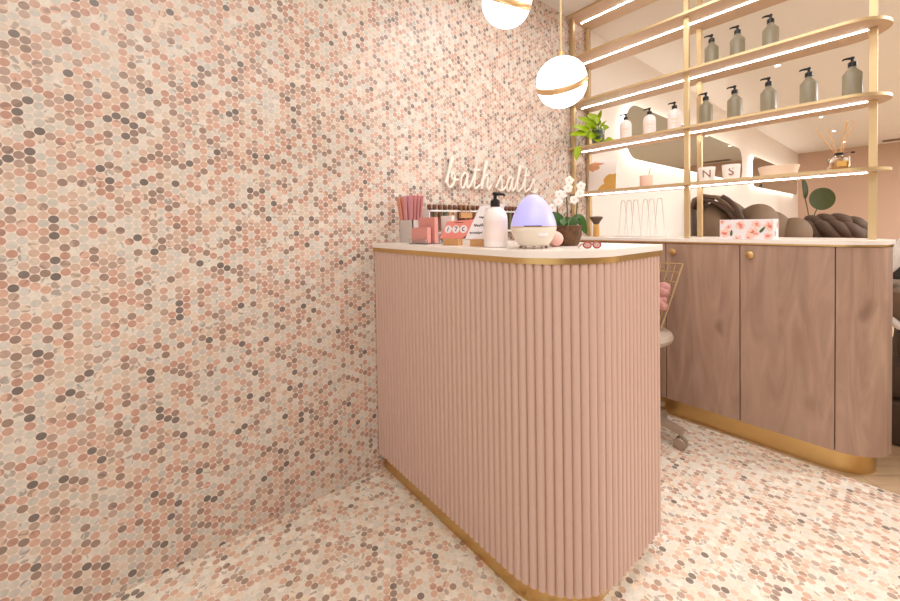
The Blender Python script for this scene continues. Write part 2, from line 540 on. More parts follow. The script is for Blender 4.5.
# ---------------------------------------------------------------- room shell
W = -1.5835          # face of the left wall
ZC = 2.655           # ceiling height
XR, YF, YB = 2.8, -2.0, 11.70
YT = 2.775           # mosaic ends, plain plaster goes on
YS = 2.405            # mosaic floor ends, oak floor goes on
struct(B().box(((W-0.06), (YF+YT)/2, ZC/2), (0.12, YT-YF, ZC)).build('wall_left', M['wall_tile'], smooth=False), 'wall of small round pink and grey marble mosaic')
struct(B().box((W-0.06, (YT+YB)/2, ZC/2), (0.12, YB-YT, ZC)).build('wall_left_rear', M['plaster'], smooth=False), 'plain white wall with backlit mirrors')
struct(B().box(((W+XR)/2, YB+0.06, ZC/2), (XR-W+0.24, 0.12, ZC)).build('wall_back', M['pink_wall'], smooth=False), 'dusty pink end wall')
struct(B().box((XR+0.06, (YF+YB)/2, ZC/2), (0.12, YB-YF, ZC)).build('wall_right', M['taupe_wall'], smooth=False))
fr = B()
fr.box(((W+XR)/2, YF-0.06, 0.15), (XR-W+0.24, 0.12, 0.3)).box(((W+XR)/2, YF-0.06, ZC-0.05), (XR-W+0.24, 0.12, 0.1))
fr.box((W+0.3, YF-0.06, ZC/2), (0.8, 0.12, ZC-0.4)).box((XR-0.3, YF-0.06, ZC/2), (0.8, 0.12, ZC-0.4))
struct(fr.build('wall_front', M['plaster'], smooth=False))
struct(B().box(((W+XR)/2, (YF+YS)/2, -0.05), (XR-W+0.24, YS-YF, 0.1)).build('floor', M['floor_tile'], smooth=False), 'mosaic floor of small round marble tiles')
struct(B().box(((W+XR)/2, (YS+YB)/2, -0.05), (XR-W+0.24, YB-YS, 0.1)).build('floor_rear', M['floor_oak'], smooth=False), 'pale oak plank floor')
struct(B().box(((W+XR)/2, (YF+YB)/2, ZC+0.05), (XR-W+0.24, YB-YF+0.24, 0.1)).build('ceiling', M['ceiling'], smooth=False))

# ---------------------------------------------------------------- reception counter
def counter_path(off, y_end=1.37):
    """plan line from the wall along the front, round the corner and back; off = inward offset"""
    yf, xr, R = 0.846+off, -0.533-off, 0.235-off
    pts = [(W+0.001, yf)]
    pts += arc(xr-R, yf+R, R, -PI/2, 0, 24)
    pts.append((xr, y_end))
    return pts
def closed(off, y_end=1.37):
    return counter_path(off, y_end) + [(W+0.001, y_end)]
def walk(pts):
    L = [0]
    for a, b in zip(pts, pts[1:]):
        L.append(L[-1]+math.hypot(b[0]-a[0], b[1]-a[1]))
    def at(s):
        s = max(0, min(L[-1], s))
        for i in range(len(pts)-1):
            if s <= L[i+1] or i == len(pts)-2:
                t = (s-L[i])/(L[i+1]-L[i])
                a, b = pts[i], pts[i+1]
                d = Vector((b[0]-a[0], b[1]-a[1])).normalized()
                return Vector((a[0]+(b[0]-a[0])*t, a[1]+(b[1]-a[1])*t)), Vector((d.y, -d.x))
    return L[-1], at
counter = thing('reception_counter', 'pink fluted reception counter with rounded corner, white top and gold plinth', 'reception desk', (W, 0.846, 0))
cx0, cy0 = W, 0.846
def rel(p): return [(x-cx0, y-cy0) for x, y in p]
tot, at = walk(counter_path(0.010))
nf = round(tot/0.025)
prof = []
for i in range(nf):
    for k in range(8):
        u = k/8
        s0 = (i+u)*tot/nf
        p, n = at(s0)
        h = 0.0105*math.sqrt(max(0.0, 1-(2*u-1)**2))**0.9
        q = p+n*h
        prof.append((q.x, q.y))
prof += [(at(tot)[0].x, 1.37), (W+0.001, 1.37)]
B().prism(rel(prof), 0.087, 1.036).build('fluted_cladding', M['pink_paint'], counter)
B().prism(rel([(W+0.001, 0.880)]+arc(-0.585-0.20, 0.880+0.20, 0.20, -PI/2, 0, 24)+[(-0.585, 1.35), (W+0.001, 1.35)]), 0.0, 0.087).build('plinth', M['gold'], counter)
B().prism(rel(closed(-0.002)), 1.036, 1.054).build('gold_edging', M['gold'], counter)
B().prism(rel(closed(-0.007)), 1.054, 1.074, 0.002).build('countertop', M['quartz'], counter)

# ---------------------------------------------------------------- knotty oak cabinet
def cab_poly(off, x0=W+0.001, y1=2.754):
    yf, yb = 2.386+off, y1-off
    r = (yb-yf)/2
    cxx, cyy = -0.22, (yf+yb)/2
    return [(x0, yf)] + arc(cxx, cyy, r, -PI/2, PI/2, 28) + [(x0, yb)]
cab = thing('low_cabinet', 'long knotty oak cabinet with rounded end and gold plinth', 'cabinet', (W, 2.386, 0))
cx0, cy0 = W, 2.386
B().prism(rel(cab_poly(0.02)), 0.105, 1.0265).build('carcass', M['oak'], cab)
B().prism(rel(cab_poly(0.045)), 0.0, 0.105, 0.0).build('plinth', M['gold'], cab)
seams = [W+0.002, -1.253, -0.899, -0.545, -0.199]
for a, b in zip(seams, seams[1:]):
    d = B().box(((a+b)/2-cx0, 0.0095, 0.5655), (b-a-0.004, 0.019, 0.917), bev=0.0012).build('door', M['oak'], cab, smooth=False)
    if a > -1.3:
        k = B().lathe([(0.006, 0), (0.006, 0.012), (0.016, 0.016), (0.0185, 0.021), (0.017, 0.026), (0.010, 0.029), (0, 0.030)], 24, mtx=RX(PI/2))
        k.build('knob', M['gold'], d, loc=(a+0.045-cx0, 0.0, 0.977))
# rounded end panel
outer = cab_poly(0.0)[1:-1]; inner = cab_poly(0.0195)[1:-1]
end = [(-0.197, 2.386)] + [p for p in outer if p[0] > -0.197]
end += [(-0.197, 2.754), (-0.197, 2.7345)] + [p for p in inner[::-1] if p[0] > -0.197] + [(-0.197, 2.4055)]
B().prism(rel(end), 0.107, 1.024).build('end_panel', M['oak'], cab)
wt = thing('worktop', 'thin white worktop with gold edge along the oak cabinet', 'worktop', (W, 2.386, 1.0265))
B().prism(rel(cab_poly(-0.004)), 0.0, 0.0085).build('gold_edging', M['gold'], wt)
B().prism(rel(cab_poly(-0.009)), 0.0085, 0.0265, 0.002).build('slab', M['quartz'], wt)
ZW = 1.053

# ---------------------------------------------------------------- gold shelving
shv = thing('shelving', 'open champagne gold shelving with lit shelves, from worktop to ceiling', 'shelves', (W, 2.59, ZW))
cx0, cy0 = W, 2.59
SH = [1.368, 1.692, 2.017, 2.341, 2.6475]
def shelf_poly(off):
    r = 0.15-off
    return [(W+0.001, 2.44+off)] + arc(-0.190, 2.59, r, -PI/2, PI/2, 24) + [(W+0.001, 2.74-off)]
for z in SH:
    sh = B().prism(rel(shelf_poly(0.004)), z-0.0065-ZW, z+0.0065-ZW).build('shelf', M['shelf_board'], shv)
    o, i = shelf_poly(0.0)[:-1]+[(W+0.001, 2.74)], shelf_poly(0.0042)
    e = B()
    lo = z-0.0065-ZW-0.0003; hi = z+0.0065-ZW+0.0003
    O, I = rel(o), rel(i)
    vs = [[e.bm.verts.new((p[0], p[1], zz)) for p in P] for P in (O, I) for zz in (lo, hi)]
    for k in range(len(O)-1):
        for a, b in ((vs[0], vs[1]), (vs[1], vs[3]), (vs[3], vs[2]), (vs[2], vs[0])):
            e.bm.faces.new((a[k], a[k+1], b[k+1], b[k]))
    e.build('edge_trim', M['pale_gold'], sh)
    B().box(((W+0.03-0.116)/2-cx0, 0.0, z-0.0085-ZW), (-0.116-W-0.03, 0.0052, 0.004)).build('led_strip', M['led'], sh, smooth=False)
def post(x, y, w, zs):
    b = B()
    for z0, z1 in zs:
        b.box((x-cx0, y-cy0, (z0+z1)/2-ZW), (w, w, z1-z0), bev=0.0015)
    return b.build('post', M['pale_gold'], shv, smooth=False)
seg = [ZW]+[v for z in SH for v in (z-0.0070, z+0.0070)]
zs = [(seg[i], seg[i+1]) for i in range(0, len(seg)-1, 2)]
for x, y, ww in ((W+0.02, 2.49, 0.026), (W+0.02, 2.70, 0.026), (-0.818, 2.485, 0.026), (-0.818, 2.70, 0.026), (-0.098, 2.59, 0.027)):
    post(x, y, ww, zs)

# ---------------------------------------------------------------- pump bottles on the shelves
def pump(root, z, s=1.0, ang=0.0, m_=None, reach=1.0):
    m_ = m_ or M['black']
    col = B().lathe([(0.0, 0), (0.0155*s, 0), (0.0155*s, 0.019*s), (0.011*s, 0.024*s), (0.0058*s, 0.025*s), (0.0058*s, 0.037*s), (0, 0.037*s)], 20, (0, 0, z))
    col.build('collar', m_, root)
    n = B()
    n.lathe([(0, 0.037*s), (0.0075*s, 0.037*s), (0.009*s, 0.042*s), (0.0075*s, 0.047*s), (0, 0.047*s)], 16, (0, 0, z))
    d = Vector((math.cos(ang), math.sin(ang), 0))
    n.tube([Vector((0, 0, z+0.041*s)), Vector((0, 0, z+0.041*s))+d*0.02*s*reach, Vector((0, 0, z+0.039*s))+d*0.032*s*reach, Vector((0, 0, z+0.034*s))+d*0.036*s*reach], [0.006*s, 0.0052*s, 0.0042*s, 0.0036*s], 10)
    n.build('nozzle', m_, root)
def grey_bottle(loc, label):
    t = thing('pump_bottle', label, 'bottle', loc, 0, 'smoky grey pump bottles on the shelves')
    r = 0.034
    B().lathe([(0, 0), (r-0.003, 0), (r, 0.003), (r, 0.122), (r-0.002, 0.126), (0.0135, 0.149), (0.0125, 0.151), (0.0125, 0.157), (0, 0.157)], 36).build('body', M['grey_bottle'], t)
    pump(t, 0.157, 0.98, PI+0.5)
    return t
GX_C = [-0.722, -0.600, -0.458]
GX_D = [-0.752, -0.613, -0.466, -0.311, -0.163]
pos_c = ['leftmost', 'middle', 'rightmost']
proto = grey_bottle((GX_C[0], 2.585, SH[2]+0.0070), 'smoky grey pump bottle beside the middle posts on the upper shelf of three')
copy_tree(proto, (GX_C[1], 2.585, SH[2]+0.0070), 'smoky grey pump bottle, middle one of the three on the upper shelf')
copy_tree(proto, (GX_C[2], 2.585, SH[2]+0.0070), 'smoky grey pump bottle, farthest right of the three on the upper shelf')
for x, l in zip(GX_D, ('smoky grey pump bottle beside the middle posts in the row of five',
                       'smoky grey pump bottle, second from the middle posts in the row of five',
                       'smoky grey pump bottle in the centre of the row of five',
                       'smoky grey pump bottle, second from the end post in the row of five',
                       'smoky grey pump bottle next to the end post in the row of five')):
    copy_tree(proto, (x, 2.585, SH[1]+0.0070), l, random.uniform(-.15, .15))
def white_bottle(loc, label):
    t = thing('lotion_bottle', label, 'bottle', loc, 0, 'white pump bottles on the shelf')
    r = 0.037
    P = [(0, 0), (r-0.003, 0), (r, 0.003), (r, 0.112)] + [(0.013+(r-0.013)*math.cos(a), 0.112+0.034*math.sin(a)) for a in [PI/2*i/7 for i in range(1, 8)]] + [(0.0125, 0.150), (0, 0.150)]
    B().lathe(P, 36).build('body', M['white_bottle'], t)
    lab = B()
    K = 16
    g = [[((r+0.0006)*math.cos(a), (r+0.0006)*math.sin(a), z) for z in (0.035, 0.105)] for a in [-PI/2+0.35-1.1+2.2*i/K for i in range(K+1)]]
    lab.sheet(g, 0.0006).build('label', M['pink_label'], t)
    ln = B()
    for z, hw in ((0.082, 0.5), (0.075, 0.35), (0.056, 0.4)):
        ln.sheet([[((r+0.0012)*math.cos(a), (r+0.0012)*math.sin(a), zz) for zz in (z, z+0.003)] for a in [-PI/2+0.35-hw+2*hw*i/8 for i in range(9)]], 0.0004)
    ln.build('print', M['copper'], t)
    pump(t, 0.150, 0.95, PI+0.35)
    return t
wproto = white_bottle((-1.226, 2.59, SH[1]+0.0070), 'white pump bottle with blush label, nearest the green plant of the three')
copy_tree(wproto, (-1.070, 2.59, SH[1]+0.0070), 'white pump bottle with blush label, middle one of three')
copy_tree(wproto, (-0.921, 2.59, SH[1]+0.0070), 'white pump bottle with blush label, beside the middle posts')

# ---------------------------------------------------------------- things on the lowest shelf
ZE = SH[0]+0.0070
art = thing('art_board', 'white square art board with gold and peach leaf patches, leaning on shelf', 'picture', (-1.437, 2.655, ZE), 0)
ra = RX(-0.10)
def lean(p): return ra @ Vector(p) + Vector((0, 0, 0.001))
a = B().box(lean((0, 0.0, 0.117)), (0.215, 0.012, 0.234), rot=ra).build('panel', M['white'], art, smooth=False)
def blob(pts, mtl, y=-0.0072, nm='gold_patch'):
    b = B()
    v0 = [b.bm.verts.new(lean((x, y, z))) for x, z in pts]
    v1 = [b.bm.verts.new(lean((x, y+0.0012, z))) for x, z in pts]
    b.bm.faces.new(v0); b.bm.faces.new(v1[::-1])
    n = len(pts)
    for i in range(n): b.bm.faces.new((v0[i], v0[(i+1) % n], v1[(i+1) % n], v1[i]))
    b.build(nm, mtl, art, smooth=False)
blob([(-.107, .22), (-.06, .232), (-.03, .222), (.015, .216), (.0, .208), (-.03, .205), (-.02, .185), (-.035, .172), (-.06, .170), (-.075, .16), (-.095, .168), (-.107, .18)], M['rose_leaf'], nm='peach_patch')
blob([(-.04, .002), (-.025, .03), (-.005, .05), (.02, .062), (.01, .09), (.03, .115), (.055, .13), (.08, .125), (.107, .13), (.107, .002)], M['gold_leaf'])
cn = thing('candle', 'small blush tumbler candle with a silver stick in it, on the lowest shelf', 'candle', (-1.085, 2.57, ZE))
B().lathe([(0, 0), (0.036, 0), (0.038, 0.003), (0.038, 0.078), (0.035, 0.078), (0.034, 0.060), (0, 0.060)], 32).build('tumbler', M['wax'], cn)
B().tube([(0.012, 0, 0.060), (0.026, 0.004, 0.130)], 0.0022, 8).build('stick', M['grey_metal'], cn)
def cup(x, letter, label):
    t = thing('letter_cup', label, 'cup', (x, 2.565, ZE), 0, 'white letter cups')
    B().lathe([(0, 0), (0.034, 0), (0.037, 0.003), (0.043, 0.086), (0.041, 0.087), (0.0385, 0.084), (0.034, 0.006), (0, 0.006)], 36).build('body', M['white'], t)
    ang = math.atan2(-2.56, -x)  # letter turned to the room
    d = Vector((math.cos(ang), math.sin(ang), 0))
    text_mesh('letter', letter, 0.060, M['letter'], t, d*0.0408+Vector((0, 0, 0.045)), (PI/2-0.07, 0, ang+PI/2), 0.0016)
    return t
cup(-0.743, 'N', 'white cup with a copper letter N')
cup(-0.625, 'S', 'white cup with a copper letter S')
bw = thing('bowl', 'wide cream bowl of small pale pebbles on the lowest shelf', 'bowl', (-0.425, 2.575, ZE))
B().lathe([(0, 0), (0.066, 0), (0.072, 0.004), (0.083, 0.052), (0.080, 0.053), (0.070, 0.016), (0, 0.014)], 40).build('body', M['cream'], bw)
random.seed(3)
pb = [(0.0, 0.0, 0.030), (0.030, 0.012, 0.030), (-0.032, 0.008, 0.030), (0.008, -0.034, 0.030), (-0.012, 0.034, 0.030), (0.042, -0.022, 0.036), (-0.04, -0.026, 0.034), (0.016, 0.006, 0.053), (-0.016, -0.004, 0.052), (0.0, 0.022, 0.05)]
for i, (x, y, z) in enumerate(pb):
    o = B().ell((0, 0, 0), (0.017, 0.014, 0.0105), u=14, v=8).build('pebble', M['white' if i % 3 else 'cream'], loc=(-0.425+x, 2.575+y, ZE+z-0.004))
    tag(o, 'small pale pebble lying in the cream bowl', 'pebble', 'pebbles in the cream bowl')
rd = thing('reed_diffuser', 'square clear glass reed diffuser with amber oil and rattan reeds', 'diffuser', (-0.205, 2.58, ZE), 0.35)
B().box((0, 0, 0.034), (0.064, 0.064, 0.066), bev=0.004).lathe([(0.013, 0.067), (0.013, 0.078), (0, 0.078)], 20).build('bottle', M['glass'], rd)
B().box((0, 0, 0.026), (0.052, 0.052, 0.040), bev=0.003).build('oil', M['oil'], rd)
B().lathe([(0, 0.078), (0.016, 0.078), (0.016, 0.088), (0, 0.088)], 24).build('collar', M['black'], rd)
B().box((0.0, -0.0331, 0.034), (0.034, 0.0012, 0.026)).build('label', M['gold_leaf'], rd, smooth=False)
B().tube([(0.015, 0, 0.082), (0.03, -0.012, 0.088), (0.040, -0.018, 0.084)], 0.001, 6).build('string', M['black'], rd)
B().ell((0.042, -0.019, 0.084), (0.008, 0.003, 0.005)).build('tag', M['black'], rd)
for dx, dy, h in ((-0.085, -0.02, 0.205), (-0.050, -0.03, 0.21), (0.026, -0.005, 0.235), (0.034, 0.012, 0.24), (0.052, 0.0, 0.228)):
    B().tube([(-dx*0.1, -dy*0.1, 0.05), (dx*1.0, dy, h)], 0.0022, 8).build('reed', M['reed'], rd)

# plant in the smoky vase
pl = thing('potted_pothos', 'lime green trailing plant in a smoky glass vase beside the mosaic wall', 'plant', (-1.440, 2.615, SH[1]+0.0070))
B().lathe([(0, 0), (0.038, 0), (0.041, 0.004), (0.045, 0.135), (0.043, 0.135), (0.038, 0.010), (0, 0.010)], 32).build('vase', M['grey_glass'], pl)
def leaf(b, base, tip, wdt, droop=0.02, nrm=None, K=6):
    base, tip = Vector(base), Vector(tip)
    ax = (tip-base)
    up_ = Vector(nrm) if nrm else Vector((0.3, -0.6, 1.0))
    side = ax.cross(up_).normalized()
    n = side.cross(ax).normalized()
    g = []
    for i in range(K+1):
        t = i/K
        wv = wdt*(math.sin(PI*min(1, t**0.7))**0.8)*0.5 if 0 < t < 1 else 0.0006
        c = base+ax*t - Vector((0, 0, droop))*t*t
        g.append([c-side*wv+n*wv*0.25, c, c+side*wv+n*wv*0.25])
    b.sheet(g, 0.0012)
LV = [((.0, .0, .20), (-.05, -.07, .262), .055), ((.01, -.01, .20), (.055, -.05, .275), .028), ((-.02, -.02, .18), (-.085, -.13, .235), .055), ((-.03, -.05, .12), (-.085, -.20, .165), .055), ((.02, -.03, .17), (.03, -.10, .215), .055),
      ((-.02, -.05, .10), (-.105, -.215, .105), .06), ((-.01, -.02, .14), (-.05, -.10, .185), .055), ((0, -.02, .15), (.0, -.09, .175), .06),
      ((.0, -.04, .10), (.005, -.12, .065), .07), ((.02, -.02, .13), (.075, -.02, .20), .02), ((0, -.05, .08), (-.055, -.13, .11), .06),
      ((.03, -.06, .05), (.075, -.135, .03), .07), ((.03, -.04, .08), (.06, -.12, .085), .05), ((-.03, -.06, .13), (-.065, -.12, .15), .045),
      ((.04, -.05, .02), (.13, -.10, .02), .04), ((.10, -.10, .015), (.18, -.14, .03), .045), ((-.04, -.196, .00), (-.055, -.206, -.085), .05),
      ((.0, .0, .16), (.03, -.06, .22), .045), ((-.02, .0, .16), (-.04, -.05, .22), .04), ((.02, .03, .14), (.07, .03, .16), .05), ((.0, -.03, .12), (.045, -.10, .13), .055)]
for ba, ti, wd in LV:
    b = B(); leaf(b, ba, ti, wd, nrm=(0.5, -0.9, 0.5))
    b.build('leaf', M['lime_leaf'], pl)
st = B()
for ba, ti, wd in LV:
    st.tube(catmull([(0, 0, 0.03), (ba[0]*0.4, ba[1]*0.3, 0.12), ba], 5), 0.0016, 6)
st.tube(catmull([(0.03, -0.05, 0.12), (0.05, -0.10, 0.02), (0.10, -0.11, 0.012), (0.18, -0.125, 0.015)], 5), 0.0016, 6)
st.tube(catmull([(-0.02, -0.04, 0.13), (-0.04, -0.12, 0.07), (-0.04, -0.185, 0.025), (-0.042, -0.196, 0.0)], 5), 0.0016, 6)
st.build('stems', M['stem'], pl)

# ---------------------------------------------------------------- things on the white worktop
bh = thing('powder_brush', 'short makeup brush standing bristles up with a gold wood handle', 'brush', (-1.425, 2.55, ZW))
B().lathe([(0, 0), (0.019, 0), (0.022, 0.006), (0.021, 0.07), (0.018, 0.088), (0, 0.088)], 24).build('handle', M['bamboo'], bh)
B().lathe([(0, 0.088), (0.018, 0.088), (0.026, 0.105), (0.044, 0.130), (0.046, 0.137), (0.038, 0.143), (0, 0.146)], 28).build('bristles', M['bristle'], bh)
rk = thing('file_rack', 'clear white rack of six tall narrow arches on the worktop', 'rack', (-1.120, 2.57, ZW))
B().box((0, 0, 0.003), (0.335, 0.06, 0.006), bev=0.001).build('base', M['white_acrylic'], rk)
TX = [-1.238, -1.197, -1.152, -1.090, -1.052, -1.003]
for i, x in enumerate(TX):
    x0 = (x+1.120)
    p = catmull([(x0-0.034, 0, 0.006), (x0-0.021, 0, 0.14), (x0-0.013, 0, 0.232), (x0-0.007, 0, 0.244), (x0, 0, 0.247), (x0+0.007, 0, 0.244), (x0+0.013, 0, 0.232), (x0+0.021, 0, 0.14), (x0+0.034, 0, 0.006)], 5)
    B().tube(p, 0.0029, 8).build('arch', M['white'], rk)
tb = thing('tissue_box', 'white tissue box printed with coral flowers on the worktop', 'box', (-0.526, 2.462, ZW), 0.0)
TWX, TWY, TWZ = 0.222, 0.115, 0.102
B().box((0, 0, TWZ/2), (TWX, TWY, TWZ), bev=0.0015).build('carton', M['paper'], tb, smooth=False)
random.seed(11)
flb = B()
LAY = [0]
KEYS = ('peach_petal', 'coral_petal', 'rose_petal', 'green_print')
def petal(key, x, z, L, wd, a, face):
    b = flb
    pts = []
    for i in range(10):
        t = 2*PI*i/10
        px, pz = L*0.5*math.cos(t)+L*0.3, wd*0.5*math.sin(t)*(1.0-0.25*math.cos(t))
        X, Z = x+px*math.cos(a)-pz*math.sin(a), z+px*math.sin(a)+pz*math.cos(a)
        h = TWX/2 if face == 'f' else TWY/2
        X = max(-h+0.002, min(h-0.002, X)); Z = max(0.002, min(TWZ-0.002, Z))
        pts.append((X, Z))
    lay = {'peach_petal': 0.0003, 'coral_petal': 0.0009, 'rose_petal': 0.0015, 'green_print': 0.0012}[key]
    off = TWY/2 if face == 'f' else TWX/2
    LAY[0] += 1
    lay += LAY[0]*0.000003
    mk = (lambda X, Z, e: (X, -off-e, Z)) if face == 'f' else (lambda X, Z, e: ((off+e) if face == 'r' else (-off-e), X, Z))
    v0 = [b.bm.verts.new(mk(X, Z, lay)) for X, Z in pts]
    v1 = [b.bm.verts.new(mk(X, Z, -0.0002)) for X, Z in pts]
    try:
        fs_ = [b.bm.faces.new(v0)]
        for i in range(10): fs_.append(b.bm.faces.new((v0[i], v0[(i+1) % 10], v1[(i+1) % 10], v1[i])))
        for f_ in fs_: f_.material_index = KEYS.index(key)
    except ValueError: pass
def flower(x, z, s, face='f', a0=0):
    for i in range(6): petal('peach_petal', x, z, s*random.uniform(.5, .75), s*random.uniform(.34, .5), a0+i*PI/3+random.uniform(-.3, .3), face)
    for i in range(5):
        if random.random() < 0.75: petal('coral_petal', x+random.uniform(-.1, .1)*s, z+random.uniform(-.1, .1)*s, s*random.uniform(.25, .5), s*random.uniform(.10, .2), a0+0.4+i*2*PI/5+random.uniform(-.4, .4), face)
    for i in range(2): petal('rose_petal', x, z, s*0.24, s*0.12, a0+0.2+i*2*PI/3, face)
for x, z, s, a in ((-.088, .030, .058, .3), (-.072, .064, .032, 1), (-.02, .072, .05, .1), (.030, .035, .062, .7), (.045, .078, .04, .2), (-.035, .004, .04, 0), (.09, .018, .04, .5), (.098, .065, .05, 1.2), (.012, .008, .03, .4), (-.10, .09, .03, 0)):
    flower(x, z, s, 'f', a)
for x, z, s in ((-.02, .03, .05), (.03, .07, .045)):
    flower(x, z, s, 'r', .4); flower(x, z, s, 'l', .7)
petal('green_print', -.060, .022, .034, .011, 1.5, 'f'); petal('green_print', .062, .040, .036, .012, 0.95, 'f')
fo = flb.build('floral_pattern', M['peach_petal'], tb, smooth=False)
for k in KEYS[1:]: fo.data.materials.append(M[k])
B().box((0, 0, TWZ+0.0004), (0.13, 0.045, 0.0012), bev=0.0004).build('slot', M['ink'], tb, smooth=False)

# ---------------------------------------------------------------- things on the counter
ZT = 1.074
hd = thing('nail_file_holder', 'frosted tumbler packed with tall pink nail files', 'holder', (-1.478, 0.985, ZT))
B().box((0, 0, 0.002), (0.112, 0.052, 0.004)).box((-0.054, 0, 0.054), (0.004, 0.052, 0.100)).box((0.054, 0, 0.054), (0.004, 0.052, 0.100)).box((0, -0.024, 0.054), (0.112, 0.004, 0.100)).box((0, 0.024, 0.054), (0.112, 0.004, 0.100)).build('tumbler', M['frost'], hd, smooth=False)
random.seed(5)
nn = 12
for i in range(nn):
    t = i/(nn-1)
    o = B().box((0, 0, 0.107), (0.026, 0.0035, 0.214), bev=0.001).build('nail_file', M[('salmon_file', 'pink_file', 'lilac_file', 'pink_file')[min(3, i // 2) if i < 4 else random.choice((1, 2, 3))]],
        loc=(-1.478-0.034+0.068*t, 0.985+(-0.015+0.0100*(i % 4)), ZT+0.0045), rot=(0, -0.22+0.42*t, 0))
    tag(o, ('salmon nail file' if i < 4 else 'pink nail file')+' standing in the frosted tumbler', 'nail file', 'nail files in the tumbler')
    if i < 4: o['label'] = 'salmon coloured nail file at the wall side of the frosted tumbler'
c1 = thing('card_holder', 'two tier stack of small pink cards in a clear holder', 'card holder', (-1.300, 0.935, ZT), 0.15)
B().box((0, 0, 0.002), (0.106, 0.075, 0.004)).box((0, 0.036, 0.05), (0.106, 0.003, 0.096)).box((0, -0.036, 0.012), (0.106, 0.003, 0.02)).build('stand', M['acrylic'], c1, smooth=False)
B().box((0.0, -0.019, 0.037), (0.094, 0.022, 0.065), bev=0.0008).build('front_cards', M['pink_card'], c1, smooth=False)
B().box((0.004, 0.019, 0.058), (0.098, 0.022, 0.108), bev=0.0008).build('rear_cards', M['pink_card'], c1, smooth=False)
c2 = thing('leaflet_holder', 'clear leaflet holder with pale pink leaflets behind the pink sign', 'leaflet holder', (-1.265, 1.035, ZT), 0.2)
B().box((0, 0, 0.002), (0.072, 0.045, 0.004)).box((0, 0.021, 0.055), (0.072, 0.003, 0.106)).box((0, -0.021, 0.03), (0.072, 0.003, 0.056)).build('stand', M['acrylic'], c2, smooth=False)
B().box((0, 0.0, 0.062), (0.06, 0.018, 0.112), bev=0.0008).build('leaflets', M['pink_label'], c2, smooth=False)

def sign_block(x, y, label, rz):
    t = thing('sign_block', label, 'wooden block', (x, y, ZT), rz)
    B().box((0, 0, 0.0125), (0.068, 0.034, 0.025), bev=0.002).build('block', M['cork'], t, smooth=False)
    return t
sg = thing('counter_sign', 'coral pink sign card on a light wood block with three white circles', 'sign', (-1.112, 0.935, ZT), 0.35)
B().box((0, -0.006, 0.0125), (0.066, 0.030, 0.025), bev=0.002).box((0, 0.0135, 0.0125), (0.066, 0.006, 0.025)).build('block', M['cork'], sg, smooth=False)
sh_ = Matrix(((1, 0, 0.28), (0, 1, 0), (0, 0, 1)))
rs = RX(-0.22)
def card_poly(pts, mtl, nm, parent, y, rr, org, t=0.0012):
    b = B()
    v0 = [b.bm.verts.new(Vector(org)+rr @ Vector((x, y, z))) for x, z in pts]
    v1 = [b.bm.verts.new(Vector(org)+rr @ Vector((x, y+t, z))) for x, z in pts]
    b.bm.faces.new(v0); b.bm.faces.new(v1[::-1])
    n = len(pts)
    for i in range(n): b.bm.faces.new((v0[i], v0[(i+1) % n], v1[(i+1) % n], v1[i]))
    return b.build(nm, mtl, parent, smooth=False)
o_ = (0, 0.0085, 0.026)
cd = card_poly([(-0.066, 0), (0.052, 0), (0.082, 0.074), (-0.040, 0.068)], M['coral_card'], 'card', sg, 0, rs, o_, 0.002)
for cx_ in (-0.030, 0.004, 0.038):
    card_poly([(cx_+0.0155*math.cos(2*PI*i/20), 0.036+0.0155*math.sin(2*PI*i/20)) for i in range(20)], M['paper'], 'white_circle', sg, -0.0008, rs, o_)
for cx_, g in ((-0.030, [((-.003, .028), (.001, .045))]), (0.004, [((-.006, .045), (.006, .045)), ((.006, .045), (-.002, .027))]), (0.038, [((.005, .043), (-.004, .041)), ((-.004, .041), (-.004, .031)), ((-.004, .031), (.005, .029))])):
    b = B()
    for p, q in g: b.tube([Vector(o_)+rs @ Vector((cx_+p[0], -0.0012, p[1])), Vector(o_)+rs @ Vector((cx_+q[0], -0.0012, q[1]))], 0.0016, 6)
    b.build('mark', M['ink'], sg)
b = B()
b.tube([Vector(o_)+rs @ Vector((x, -0.0006, 0.0625+0.0012*math.sin(x*900))) for x in [-0.004+0.002*i for i in range(20)]], 0.0009, 5)
b.build('caption', M['ink'], sg)
card_poly([(0.036, 0.0008), (0.052, 0.0008), (0.058, 0.015)], M['ink'], 'black_corner', sg, -0.0006, rs, o_)

mn = thing('price_card', 'white price card with handwritten lines leaning on a light wood block', 'sign', (-0.975, 0.945, ZT), 0.4)
B().box((0, -0.006, 0.0125), (0.06, 0.030, 0.025), bev=0.002).box((0, 0.0135, 0.0125), (0.06, 0.006, 0.025)).build('block', M['cork'], mn, smooth=False)
o_ = (0, 0.0085, 0.0262)
card_poly([(-0.062, 0), (0.055, 0), (0.085, 0.128), (-0.012, 0.122)], M['paper'], 'card', mn, 0, rs, o_, 0.002)
random.seed(9)
for zz, xx, ww in ((0.022, -0.045, 0.05), (0.05, -0.03, 0.05), (0.080, -0.012, 0.046)):
    b = B()
    pts = []
    for i in range(22):
        pts.append(Vector(o_)+rs @ Vector((xx+ww*i/21, -0.0007, zz+0.004*math.sin(i*1.9)+random.uniform(-.002, .002))))
    b.tube(pts, 0.0015, 5)
    b.build('handwriting', M['ink'], mn)
for zz, xx in ((0.028, 0.022), (0.055, 0.03), (0.105, 0.01)):
    b = B()
    for q in range(3):
        b.tube([Vector(o_)+rs @ Vector((xx+0.0, -0.0007, zz+q*0.006-0.006)), Vector(o_)+rs @ Vector((xx+0.026, -0.0007, zz+q*0.006-0.006))], 0.0008, 5)
    b.build('print_lines', M['grey_metal'], mn)

